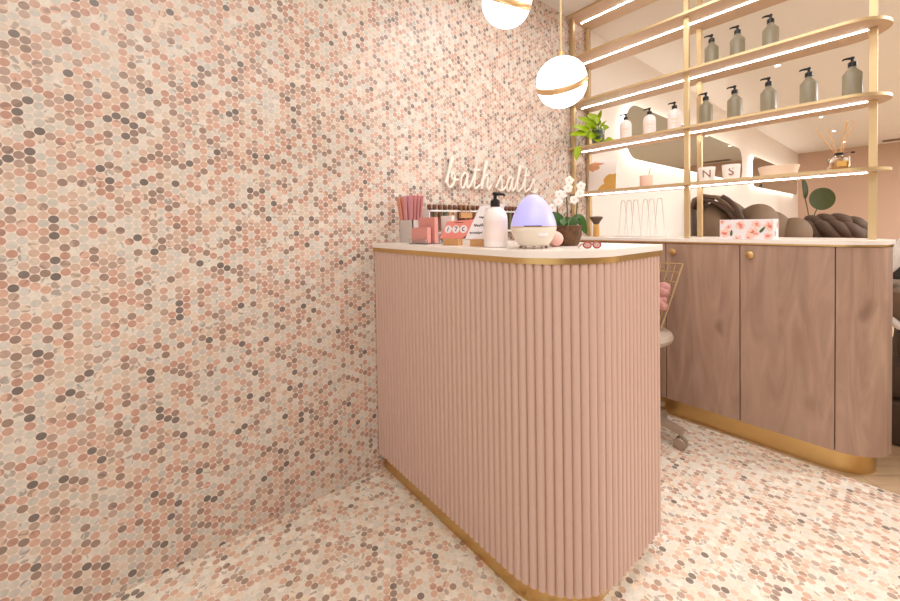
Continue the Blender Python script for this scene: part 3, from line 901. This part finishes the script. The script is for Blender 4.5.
bt = thing('soap_bottle', 'large frosted white pump bottle with pale pink label on the counter', 'bottle', (-0.887, 0.935, ZT))
r = 0.0405
P = [(0, 0), (r-0.004, 0), (r, 0.004), (r, 0.090)] + [(0.017+(r-0.017)*math.cos(a), 0.090+0.042*math.sin(a)) for a in [PI/2*i/9 for i in range(1, 10)]] + [(0.016, 0.136), (0, 0.136)]
B().lathe(P, 44).build('body', M['white_bottle'], bt)
K = 18
B().sheet([[((r+0.0006)*math.cos(a), (r+0.0006)*math.sin(a), z) for z in (0.022, 0.090)] for a in [-0.82-1.0+2.0*i/K for i in range(K+1)]], 0.0006).build('label', M['pink_label'], bt)
pump(bt, 0.136, 1.06, 0.6, reach=0.85)

eg = thing('egg_diffuser', 'egg shaped aroma diffuser glowing lavender over a white base', 'diffuser', (-0.752, 0.965, ZT), 0.0)
RE = 0.0715
B().lathe([(0, 0.008), (0.040, 0.008), (0.048, 0.012), (0.060, 0.030), (0.0685, 0.050), (RE, 0.064), (RE-0.001, 0.067), (0, 0.067)], 48).build('base', M['egg_base'], eg)
B().lathe([(0, 0.067), (RE, 0.067), (RE, 0.0695), (0, 0.0695)], 48).build('copper_ring', M['copper'], eg)
top = [((RE-0.0005)*q, 0.0695+0.100*t) for t, q in ((0, 1), (.08, .985), (.16, .957), (.286, .90), (.4, .838), (.524, .76), (.65, .66), (.76, .555), (.85, .445), (.905, .36), (.945, .275), (.975, .185), (.993, .09), (1, 0))]
B().lathe([(0, 0.0695)]+top, 48).build('glowing_shell', M['egg_glow'], eg)
for k in range(5):
    a = -0.9-1.4+0.7*k
    B().ell((0.040*math.cos(a), 0.040*math.sin(a), 0.004), (0.006, 0.006, 0.004), u=12, v=8).build('foot', M['grey_metal'], eg)
a0 = math.atan2(-0.965, 0.752)+0.45
g = [[(0.0660*math.cos(a), 0.0660*math.sin(a), z) for z in (0.040, 0.049)] for a in [a0-0.24+0.48*i/8 for i in range(9)]]
B().sheet(g, 0.004).build('name_plate', M['paper'], eg)
g = [[((RE+0.0004)*math.cos(a), (RE+0.0004)*math.sin(a), z) for z in (0.0685, 0.0715)] for a in [a0-0.85+0.75*i/10 for i in range(11)]]
B().sheet(g, 0.001).build('vent_slot', M['ink'], eg)

tag(B().ell((0, 0, 0.026), (0.030, 0.026, 0.026), u=24, v=14).build('pink_stone', M['blush_stone'], loc=(-0.742, 1.062, ZT)), 'smooth blush pink stone behind the glowing egg', 'stone')

orc = thing('potted_orchid', 'white orchid in a rough brown coconut pot on the counter', 'plant', (-0.744, 1.145, ZT))
B().lathe([(0, 0), (0.030, 0), (0.036, 0.006), (0.044, 0.035), (0.047, 0.068), (0.044, 0.070), (0.041, 0.060), (0, 0.058)], 32).build('pot', M['coconut'], orc)
B().lathe([(0, 0.058), (0.041, 0.058), (0.030, 0.066), (0, 0.068)], 24).build('bark', M['soil'], orc)
for ba, md, ti, wd in (((-.01, 0, .066), (-.035, -.03, .098), (-.052, -.047, .060), .044), ((.01, 0, .066), (.032, .018, .094), (.050, .030, .040), .032), ((0, .01, .066), (-.03, .04, .09), (-.06, .055, .07), .03), ((0, -.01, .066), (.01, -.04, .085), (.02, -.055, .07), .026)):
    P = catmull([ba, md, ti], 6)
    b = B()
    g = []
    for i, c in enumerate(P):
        t = i/(len(P)-1)
        ax = (P[min(i+1, len(P)-1)]-P[max(i-1, 0)]).normalized()
        sd = ax.cross(Vector((0.5, -0.75, 0.45)))
        sd = sd.normalized() if sd.length > 1e-4 else Vector((1, 0, 0))
        wv = wd*0.5*math.sin(PI*min(0.98, 0.12+0.86*t))**0.7
        g.append([c-sd*wv, c-Vector((0, 0, 0.002)), c+sd*wv])
    b.sheet(g, 0.002).build('leaf', M['leaf'], orc)
STK = [((-.026, -.012, .066), (-.034, -.018, .145)), ((-.003, .0, .066), (-.006, 0, .19)), ((.018, .012, .066), (.026, .020, .17))]
FL = []
for i, (p, q) in enumerate(STK):
    q = Vector(q)
    bnd = [p, (Vector(p)+q)/2+Vector((0.002, 0, 0)), q, q+Vector((0.008, 0.006, 0.02))]
    B().tube(catmull(bnd, 5), [0.0022]*16, 8).build('stem', M['stem'], orc)
    FL += [(q+Vector((0.012, -0.006, 0.006)), 0.5+i), (q+Vector((-0.008, -0.010, -0.014)), 1.3+i), (q+Vector((0.014, -0.002, 0.032)), 2.0+i)]
fd = Vector((0.55, -0.83, 0.1)).normalized()
fs = fd.cross(Vector((0, 0, 1))).normalized(); fu = fs.cross(fd)
random.seed(21)
for p, a in FL:
    b = B()
    for k in range(5):
        an = a+k*2*PI/5
        d = fs*math.cos(an)+fu*math.sin(an)
        s_ = fs*-math.sin(an)+fu*math.cos(an)
        L_ = 0.016
        g = []
        for i in range(5):
            t = i/4
            wv = 0.0085*math.sin(PI*(0.1+0.86*t))
            c = p+d*L_*t+fd*0.004*math.sin(PI*t)
            g.append([c-s_*wv, c+fd*0.001, c+s_*wv])
        b.sheet(g, 0.0008)
    fo = b.build('flower', M['petal'], orc)
    B().ell(p+fd*0.004, (0.003, 0.003, 0.004), u=10, v=6).build('flower_centre', M['peach_petal'], fo)

gl = thing('eyeglasses', 'small red framed eyeglasses lying on the counter beside the orchid', 'glasses', (-0.592, 1.035, ZT), 0.88)
gl.scale = (0.86, 0.86, 0.86)
for sx in (-1, 1):
    ring = [(sx*0.0165+0.0135*math.cos(2*PI*i/20), 0, 0.0135+0.0105*math.sin(2*PI*i/20)) for i in range(20)]
    B().tube(ring, 0.0024, 8, closed=True).build('rim', M['red_frame'], gl)
    B().lathe([(0, -0.0006), (0.0118, -0.0006), (0.0118, 0.0006), (0, 0.0006)], 20, (sx*0.0165, 0, 0.0135), mtx=RX(PI/2), sy=0.8).build('lens', M['lens'], gl)
    B().tube([(sx*0.030, 0.001, 0.017), (sx*0.032, 0.012, 0.016), (sx*0.028, 0.055, 0.0025)], 0.0018, 8).build('temple', M['red_frame'], gl)
B().tube([(-0.0035, 0, 0.016), (0, -0.001, 0.0185), (0.0035, 0, 0.016)], 0.002, 8).build('bridge', M['red_frame'], gl)

# ---------------------------------------------------------------- neon sign on the mosaic wall
ne = thing('neon_sign', 'white script neon sign reading bath salts on the mosaic wall', 'sign', (W, 1.66, 1.43))
GLY = {
    'b': [[(-.1, .12), (.2, .55), (.55, .97), (.40, 1.02), (.22, .6), (.10, .15), (.35, -.01), (.72, .12), (.82, .40), (.58, .50), (.50, .36), (.75, .26), (1.25, .28)]],
    'a': [[(.82, .46), (.5, .54), (.17, .32), (.16, .06), (.42, .0), (.72, .28), (.88, .54), (.80, .18), (.92, .0), (1.3, .16)]],
    't': [[(-.05, .12), (.35, .55), (.52, 1.0), (.40, .55), (.34, .14), (.50, .0), (.95, .14)], [(.12, .66), (.5, .68), (.9, .70)]],
    'h': [[(-.05, .12), (.30, .6), (.55, .98), (.42, 1.02), (.24, .6), (.08, .0), (.25, .36), (.55, .54), (.72, .44), (.66, .14), (.82, .0), (1.2, .16)]],
    's': [[(-.1, .08), (.30, .40), (.52, .58), (.58, .38), (.72, .16), (.52, -.01), (.15, .05)], [(.52, -.01), (.85, .02), (1.2, .16)]],
    'l': [[(-.05, .12), (.35, .6), (.62, .97), (.48, 1.03), (.34, .6), (.28, .14), (.46, .0), (.9, .14)]],
}
WORD = [('b', 1.272, .068), ('a', 1.365, .068), ('t', 1.452, .070), ('h', 1.530, .072), ('s', 1.660, .068), ('a', 1.742, .068), ('l', 1.828, .070), ('t', 1.895, .070), ('s', 1.975, .068)]
for ch, y, wd in WORD:
    b = B()
    for stroke in GLY[ch]:
        b.tube(catmull([(0.020, y-1.66+u*wd+v*0.012, 1.357-1.43+v*0.155) for u, v in stroke], 6), 0.0066, 10)
    b.build('letter', M['neon'], ne)
bk = B()
for y in (1.30, 1.50, 1.70, 1.85, 2.0):
    bk.tube([(0.0, y-1.66, 1.362-1.43), (0.020, y-1.66, 1.362-1.43)], 0.003, 8)
bk.build('standoffs', M['acrylic'], ne)

# ---------------------------------------------------------------- wall ledge of small tubes behind the counter
ldg = thing('wall_ledge', 'narrow white wall ledge with a front rail on the mosaic wall', 'shelf', (W, 1.49, 1.108))
B().box((0.032, 0, 0.005), (0.064, 0.74, 0.010), bev=0.001).build('board', M['white'], ldg, smooth=False)
B().box((0.061, 0, 0.118), (0.004, 0.74, 0.008)).build('rail', M['white_acrylic'], ldg, smooth=False)
for y in (-0.362, 0.362):
    B().box((0.034, y, 0.066), (0.058, 0.006, 0.112)).build('end_bracket', M['white_acrylic'], ldg, smooth=False)
random.seed(4)
cn_ = ('brown', 'plum', 'olive', 'peach', 'cocoa', 'moss')
first = {}
names = []
for i in range(21):
    k = random.randrange(6)
    loc = (W+0.032, 1.49-0.340+0.034*i, 1.118)
    lab = 'slim %s tube with dark brown cap in the row on the wall ledge' % cn_[k]
    if k not in first:
        t = thing('cosmetic_tube', lab, 'tube', loc, 0, 'slim tubes on the wall ledge')
        B().lathe([(0, 0), (0.010, 0), (0.0115, 0.002), (0.0115, 0.112), (0.006, 0.118), (0, 0.118)], 16).build('body', TUBES[k], t)
        B().lathe([(0, 0.118), (0.0095, 0.118), (0.0115, 0.122), (0.0115, 0.138), (0.0085, 0.142), (0, 0.1425)], 16).build('cap', M['brown_cap'], t)
        first[k] = t
    else:
        copy_tree(first[k], loc, lab)
ts = thing('tester_stand', 'small brown wooden block with three gold pins hooked over the ledge rail', 'stand', (W+0.0655, 1.36, 1.188), 0)
B().box((0.010, 0, 0.015), (0.018, 0.082, 0.030), bev=0.002).build('block', M['cork'], ts, smooth=False)
for y in (-0.028, 0.0, 0.028):
    B().tube([(0.010, y, 0.030), (0.010, y, 0.066)], 0.0028, 8).ell((0.010, y, 0.070), (0.006, 0.006, 0.006), u=10, v=8).build('pin', M['gold'], ts)

# ---------------------------------------------------------------- pendant lamps
def pendant(loc, n, d, label):
    t = thing('globe_pendant', label, 'pendant lamp', loc, 0, 'globe pendants over the counter')
    R = d/2
    q = Vector((0, 0, 1)).rotation_difference(Vector(n).normalized()).to_matrix()
    top = [(0, 0.009)]+[(R*math.cos(a)*0.985, 0.011+(R-0.011)*math.sin(a)) for a in [PI/2*i/14 for i in range(15)]]
    top[-1] = (0, top[-1][1])
    bot = [(0, -0.009)]+[(R*math.cos(a)*0.985, -0.011-(R-0.011)*math.sin(a)) for a in [PI/2*i/14 for i in range(15)]]
    bot[-1] = (0, bot[-1][1])
    B().lathe(top, 40, mtx=q).build('upper_shell', M['globe'], t)
    B().lathe(bot, 40, mtx=q).build('lower_shell', M['globe'], t)
    B().lathe([(R*0.9, -0.011), (R*1.01, -0.0115), (R*1.035, -0.008), (R*1.015, -0.005), (R*1.015, 0.004), (R*1.035, 0.008), (R*1.01, 0.0115), (R*0.9, 0.011)], 48, mtx=q).build('gold_ring', M['copper'], t)
    B().lathe([(0, R-0.002), (0.011, R-0.002), (0.011, R+0.022), (0.005, R+0.026), (0, R+0.026)], 16).build('cord_grip', M['gold'], t)
    B().tube([(0, 0, R+0.02), (0, 0, ZC-loc[2]-0.02)], 0.0038, 8).build('cord', M['pale_gold'], t)
    B().lathe([(0, ZC-loc[2]-0.028), (0.045, ZC-loc[2]-0.026), (0.05, ZC-loc[2]-0.02), (0.05, ZC-loc[2]), (0, ZC-loc[2])], 28).build('ceiling_rose', M['gold'], t)
    return t
tc1 = Vector((0.554, -0.833, 0)); rt1 = Vector((0.64, 0.77, 0))
pendant((-0.867, 1.30, 1.704), Vector((0, 0, 1))+0.67*tc1-0.18*rt1, 0.192, 'white globe pendant lamp with gold ring hanging in front of the shelves')
pendant((-1.003, 1.14, 2.026), Vector((0, 0, 1))+0.66*tc1+0.48*rt1, 0.192, 'white globe pendant lamp with gold ring hanging highest against the mosaic')

# ---------------------------------------------------------------- rolling chair with gold wire back
ch = thing('rolling_chair', 'rolling chair with pale grey seat and gold wire back behind the counter', 'chair', (-0.985, 2.085, 0))
B().lathe([(0, 0.505), (0.19, 0.505), (0.215, 0.520), (0.222, 0.540), (0.215, 0.556), (0.19, 0.564), (0, 0.566)], 44).build('seat', M['grey_seat'], ch)
B().lathe([(0, 0.10), (0.034, 0.10), (0.034, 0.26), (0.024, 0.27), (0.024, 0.505), (0, 0.505)], 24).build('gas_column', M['grey_metal'], ch)
for k in range(5):
    a = math.radians(2+72*k)
    d = Vector((math.cos(a), math.sin(a), 0)); s_ = Vector((-d.y, d.x, 0))
    b = B()
    g = [[d*0.02-s_*0.03+Vector((0, 0, .13)), d*0.02+s_*0.03+Vector((0, 0, .13))], [d*0.15-s_*0.025+Vector((0, 0, .115)), d*0.15+s_*0.025+Vector((0, 0, .115))], [d*0.275-s_*0.018+Vector((0, 0, .085)), d*0.275+s_*0.018+Vector((0, 0, .085))]]
    lg = b.sheet(g, 0.026).build('leg', M['grey_metal'], ch)
    cw = B()
    for sd in (-1, 1):
        cw.lathe([(0, -0.009), (0.025, -0.009), (0.0285, -0.005), (0.0285, 0.005), (0.025, 0.009), (0, 0.009)], 20, d*0.262+s_*sd*0.015+Vector((0, 0, 0.0285)), mtx=RZ(a) @ RX(PI/2))
    cw.tube([d*0.262+Vector((0, 0, 0.028)), d*0.262+Vector((0, 0, 0.075))], 0.008, 8)
    cw.build('caster', M['grey_metal'], lg)
# wire shell, wide at the top and tapering to the seat
def shell(u, v):
    hw = 0.15+0.084*v
    z = 0.575+0.33*v+0.02*abs(u)*v
    y = 0.16+0.07*v-0.10*u*u
    return Vector((hw*u, y, z))
b = B()
for k in range(11):
    u = -1+2*k/10
    b.tube([shell(u, v/8) for v in range(9)], 0.0028 if 0 < k < 10 else 0.0045, 6)
for v, r_ in ((0.0, 0.004), (0.28, 0.0028), (0.52, 0.0028), (0.72, 0.0028), (0.87, 0.0034), (1.0, 0.0046)):
    b.tube([shell(-1+2*k/16, v) for k in range(17)], r_, 6)
b.build('wire_back', M['pale_gold'], ch)
b = B()
for u in (-0.5, 0.5):
    b.tube([shell(u, 0), Vector((0.15*u, 0.13, 0.545))], 0.006, 8)
b.build('back_bracket', M['pale_gold'], ch)
th = B()
random.seed(14)
for k in range(90):
    u = random.uniform(-0.85, 0.9); v = random.uniform(0.18, 0.68)
    p = shell(u, v)+Vector((0, -0.062, 0))
    th.ell(p, (random.uniform(.018, .032), random.uniform(.012, .022), random.uniform(.018, .036)), RZ(random.uniform(-.4, .4)) @ RY(random.uniform(-1, 1)), u=12, v=8)
tag(th.build('throw', M['fleece'], loc=(-0.985, 2.085, 0.0)), 'fluffy pink throw lying against the gold wire chair back', 'throw')

# ---------------------------------------------------------------- backlit mirrors on the rear wall
def rrect(y0, y1, z0, z1, r, n=10):
    o = []
    for cy_, cz_, a0_ in ((y1-r, z1-r, 0), (y0+r, z1-r, PI/2), (y0+r, z0+r, PI), (y1-r, z0+r, 1.5*PI)):
        o += arc(cy_, cz_, r, a0_, a0_+PI/2, n)
    return o
def mirror(y0, y1, z0, z1, r, label):
    t = thing('wall_mirror', label, 'mirror', (W, (y0+y1)/2, (z0+z1)/2))
    oy, oz = (y0+y1)/2, (z0+z1)/2
    P = [(y-oy, z-oz) for y, z in rrect(y0, y1, z0, z1, r)]
    B().xprism(P, 0.045, 0.055).build('glass', M['mirror'], t, smooth=False)
    Q = [(y-oy, z-oz) for y, z in rrect(y0+0.05, y1-0.05, z0+0.05, z1-0.05, max(0.02, r-0.05))]
    B().xprism(Q, 0.0, 0.045).build('backing_frame', M['white'], t, smooth=False)
    H_ = [(0.022, y-oy, z-oz) for y, z in rrect(y0+0.035, y1-0.035, z0+0.035, z1-0.035, max(0.02, r-0.035))]
    B().tube(H_, 0.012, 6, closed=True).build('light_strip', M['halo'], t)
mirror(3.235, 6.82, 1.708, 2.183, 0.20, 'long rounded backlit mirror, the nearer one, behind the white bottles')
mirror(7.43, 11.17, 1.685, 2.158, 0.14, 'long rounded backlit mirror, the farther one, behind the cream bowl')

# ---------------------------------------------------------------- downlights and vent in the rear ceiling
for (x, y), lab in (((-0.804, 4.834), 'small round ceiling downlight nearest the shelves'), ((-0.804, 7.78), 'small round ceiling downlight seen just under the lit shelf'),
                    ((-0.792, 9.203), 'small round ceiling downlight seen between the reeds'), ((-0.781, 10.689), 'small round ceiling downlight nearest the pink wall')):
    t = thing('downlight', lab, 'ceiling light', (x, y, ZC))
    B().lathe([(0.022, 0), (0.034, 0), (0.035, -0.004), (0.022, -0.006)], 24).build('trim_ring', M['white'], t)
    B().lathe([(0, -0.001), (0.021, -0.001), (0.020, -0.009), (0, -0.012)], 24).build('lens', M['downlight'], t)
vt = thing('ceiling_vent', 'flat dark ceiling vent near the pink wall', 'vent', (0.0, 11.25, ZC))
B().box((0, 0, -0.006), (0.6, 0.22, 0.012)).build('frame', M['vent'], vt, smooth=False)
for k in range(4):
    B().box((0, -0.075+0.05*k, -0.015), (0.54, 0.02, 0.006)).build('slat', M['vent'], vt, smooth=False)

# ---------------------------------------------------------------- brown pedicure chairs in the rear room
def ped_chair(loc, label, m_, back, wings, arm_z=0.72):
    """big padded chair with its back to the mirror wall (local -x), seat towards +x"""
    t = thing('pedicure_chair', label, 'pedicure chair', loc, 0.0, 'brown pedicure chairs along the mirror wall')
    B().box((0.30, 0, 0.20), (0.95, 0.62, 0.40), bev=0.05).build('base', M['dark_leather'], t)
    B().box((0.36, 0, 0.47), (0.66, 0.54, 0.16), bev=0.06).build('seat', m_, t)
    for sy in (-1, 1):
        B().box((0.34, sy*0.30, arm_z-0.17), (0.70, 0.12, 0.34), bev=0.05).build('arm', m_, t)
    c, r = back
    B().ell(c, r, RY(-0.1), u=36, v=24).build('backrest', m_, t)
    for c, r in wings:
        B().ell(c, r, RY(0.25), u=28, v=16).build('cushion_roll', m_, t)
    return t
A = ped_chair((-1.335, 5.05, 0), 'brown pedicure chair nearest the shelves, with a smooth back and folded headrest flap', M['leather'],
              ((0, 0, 1.03), (0.205, 0.34, 0.34)), [((0.30, 0.10, 1.08), (0.19, 0.26, 0.25)), ((0.10, 0.02, 0.70), (0.2, 0.27, 0.2))])
g = []
CP = [(-0.215, 1.28), (-0.185, 1.385), (-0.09, 1.430), (0.02, 1.405), (0.12, 1.325), (0.20, 1.23), (0.25, 1.13)]
for i in range(7):
    yy = -0.25+0.50*i/6
    g.append([Vector((x, yy+0.02*math.sin(3*k), z+0.010*math.sin(i*1.3+k))) for k, (x, z) in enumerate(CP)])
B().sheet(g, 0.03).build('headrest_flap', M['leather'], A)
B().tube(catmull([(-0.20, -0.26, 1.30), (-0.13, -0.265, 1.385), (0.0, -0.265, 1.36), (0.12, -0.265, 1.27), (0.20, -0.265, 1.16)], 6), 0.020, 10).build('flap_hem', M['dark_leather'], A)
B().tube(catmull([(0.085, -0.26, 1.41), (0.15, -0.26, 1.36), (0.22, -0.26, 1.26), (0.27, -0.26, 1.13)], 6), 0.024, 10).build('flap_roll', M['dark_leather'], A)
ped_chair((-1.20, 6.50, 0), 'brown pedicure chair behind the flowered tissue box, second along the white wall', M['leather'],
          ((0.03, 0, 0.99), (0.25, 0.30, 0.29)), [((0.26, 0.05, 0.95), (0.19, 0.25, 0.23)), ((-0.16, 0.10, 1.06), (0.18, 0.24, 0.24)), ((0.12, 0.02, 0.68), (0.2, 0.27, 0.2))])
lc = thing('lounge_chair', 'dark brown lounge chair of puffy ribs before the pink wall, next to the end post', 'lounge chair', (-0.68, 7.70, 0))
B().box((0, 0.05, 0.22), (0.66, 0.72, 0.44), bev=0.06).build('base', M['dark_leather'], lc)
B().box((0, 0.12, 0.70), (0.60, 0.50, 0.60), bev=0.10).build('back_core', M['dark_leather'], lc)
for x, y, z, L_, t_, w_, a_ in ((-0.22, -0.14, 0.99, 0.20, 0.12, 0.22, 0.75), (-0.13, -0.02, 1.06, 0.20, 0.11, 0.22, 0.70), (-0.03, -0.15, 0.98, 0.20, 0.11, 0.22, 0.75), (0.00, 0.02, 1.09, 0.20, 0.10, 0.22, 0.65),
        (0.10, -0.13, 0.99, 0.19, 0.10, 0.22, 0.75), (0.12, 0.05, 1.10, 0.18, 0.10, 0.22, 0.62), (0.21, -0.10, 0.97, 0.17, 0.10, 0.22, 0.85), (0.24, 0.06, 1.06, 0.14, 0.10, 0.22, 0.85), (0.27, -0.04, 0.92, 0.14, 0.10, 0.2, 1.1)):
    B().ell((x, y, z), (L_, w_, t_), RZ(0.2) @ RY(a_), u=28, v=18).build('cushion_rib', M['dark_leather'], lc)

# chair at the right edge, just past the cabinet end
E_ = thing('spa_chair', 'dark brown spa chair with white armrest past the rounded cabinet end', 'spa chair', (0.35, 3.31, 0), 0.0)
B().box((0, 0, 0.11), (0.84, 0.80, 0.22), bev=0.02).build('base', M['dark_leather'], E_)
B().box((0, 0, 0.32), (0.86, 0.78, 0.18), bev=0.05).build('lower_cushion', M['dark_leather'], E_)
B().box((0.02, 0, 0.50), (0.82, 0.74, 0.16), bev=0.05).build('seat', M['dark_leather'], E_)
B().box((-0.02, -0.02, 0.70), (0.84, 0.70, 0.18), bev=0.06).build('side_cushion', M['leather'], E_)
B().ell((0.25, 0.18, 0.98), (0.24, 0.34, 0.34), u=28, v=18).build('backrest', M['dark_leather'], E_)
B().tube(catmull([(-0.30, -0.28, 1.08), (-0.36, -0.32, 1.0), (-0.41, -0.33, 0.90), (-0.47, -0.34, 0.87), (-0.48, -0.30, 0.92)], 6), 0.035, 12).build('white_arm', M['chair_white'], E_)
B().box((-0.40, -0.20, 0.93), (0.16, 0.26, 0.20), bev=0.05).build('black_arm_pad', M['chair_black'], E_)
B().tube(catmull([(-0.46, -0.36, 0.74), (-0.42, -0.38, 0.66), (-0.36, -0.38, 0.60)], 5), 0.018, 10).build('white_lever', M['chair_white'], E_)

# plant with round leaves before the pink wall
fp = thing('fan_leaf_plant', 'tall plant with one round dark green leaf before the pink wall', 'plant', (-1.05, 9.5, 0))
B().lathe([(0, 0), (0.15, 0), (0.20, 0.42), (0.19, 0.42), (0.17, 0.36), (0, 0.36)], 28).build('pot', M['cream'], fp)
def disc_leaf(b, c, r1, r2, d, K=28):
    d = Vector(d).normalized()
    s_ = d.cross(Vector((0, 0, 1))).normalized(); u_ = s_.cross(d)
    g0 = [b.bm.verts.new(Vector(c)+s_*r1*math.cos(2*PI*i/K)+u_*r2*math.sin(2*PI*i/K)+d*0.012*math.cos(4*PI*i/K)) for i in range(K)]
    g1 = [b.bm.verts.new(v.co+d*0.006) for v in g0]
    c0, c1 = b.bm.verts.new(Vector(c)-d*0.03), b.bm.verts.new(Vector(c)-d*0.024)
    for i in range(K):
        j = (i+1) % K
        b.bm.faces.new((c0, g0[i], g0[j])); b.bm.faces.new((c1, g1[j], g1[i])); b.bm.faces.new((g0[i], g1[i], g1[j], g0[j]))
b = B(); disc_leaf(b, (0.085, 0, 1.515), 0.172, 0.203, (0.12, -1, 0.1)); b.build('leaf', M['deep_leaf'], fp)
b = B(); disc_leaf(b, (-0.155, 0.05, 1.72), 0.06, 0.19, (0.8, -0.5, 0.1)); b.build('leaf', M['deep_leaf'], fp)
b = B()
b.tube(catmull([(0.0, 0, 0.38), (-0.07, 0.0, 0.9), (-0.02, 0.02, 1.22), (0.045, 0.03, 1.42), (0.075, 0.03, 1.51)], 6), 0.008, 8)
b.tube(catmull([(-0.02, 0, 0.38), (-0.07, 0.02, 0.9), (-0.10, 0.04, 1.25), (-0.150, 0.06, 1.56)], 6), 0.008, 8)
b.build('stems', M['stem'], fp)
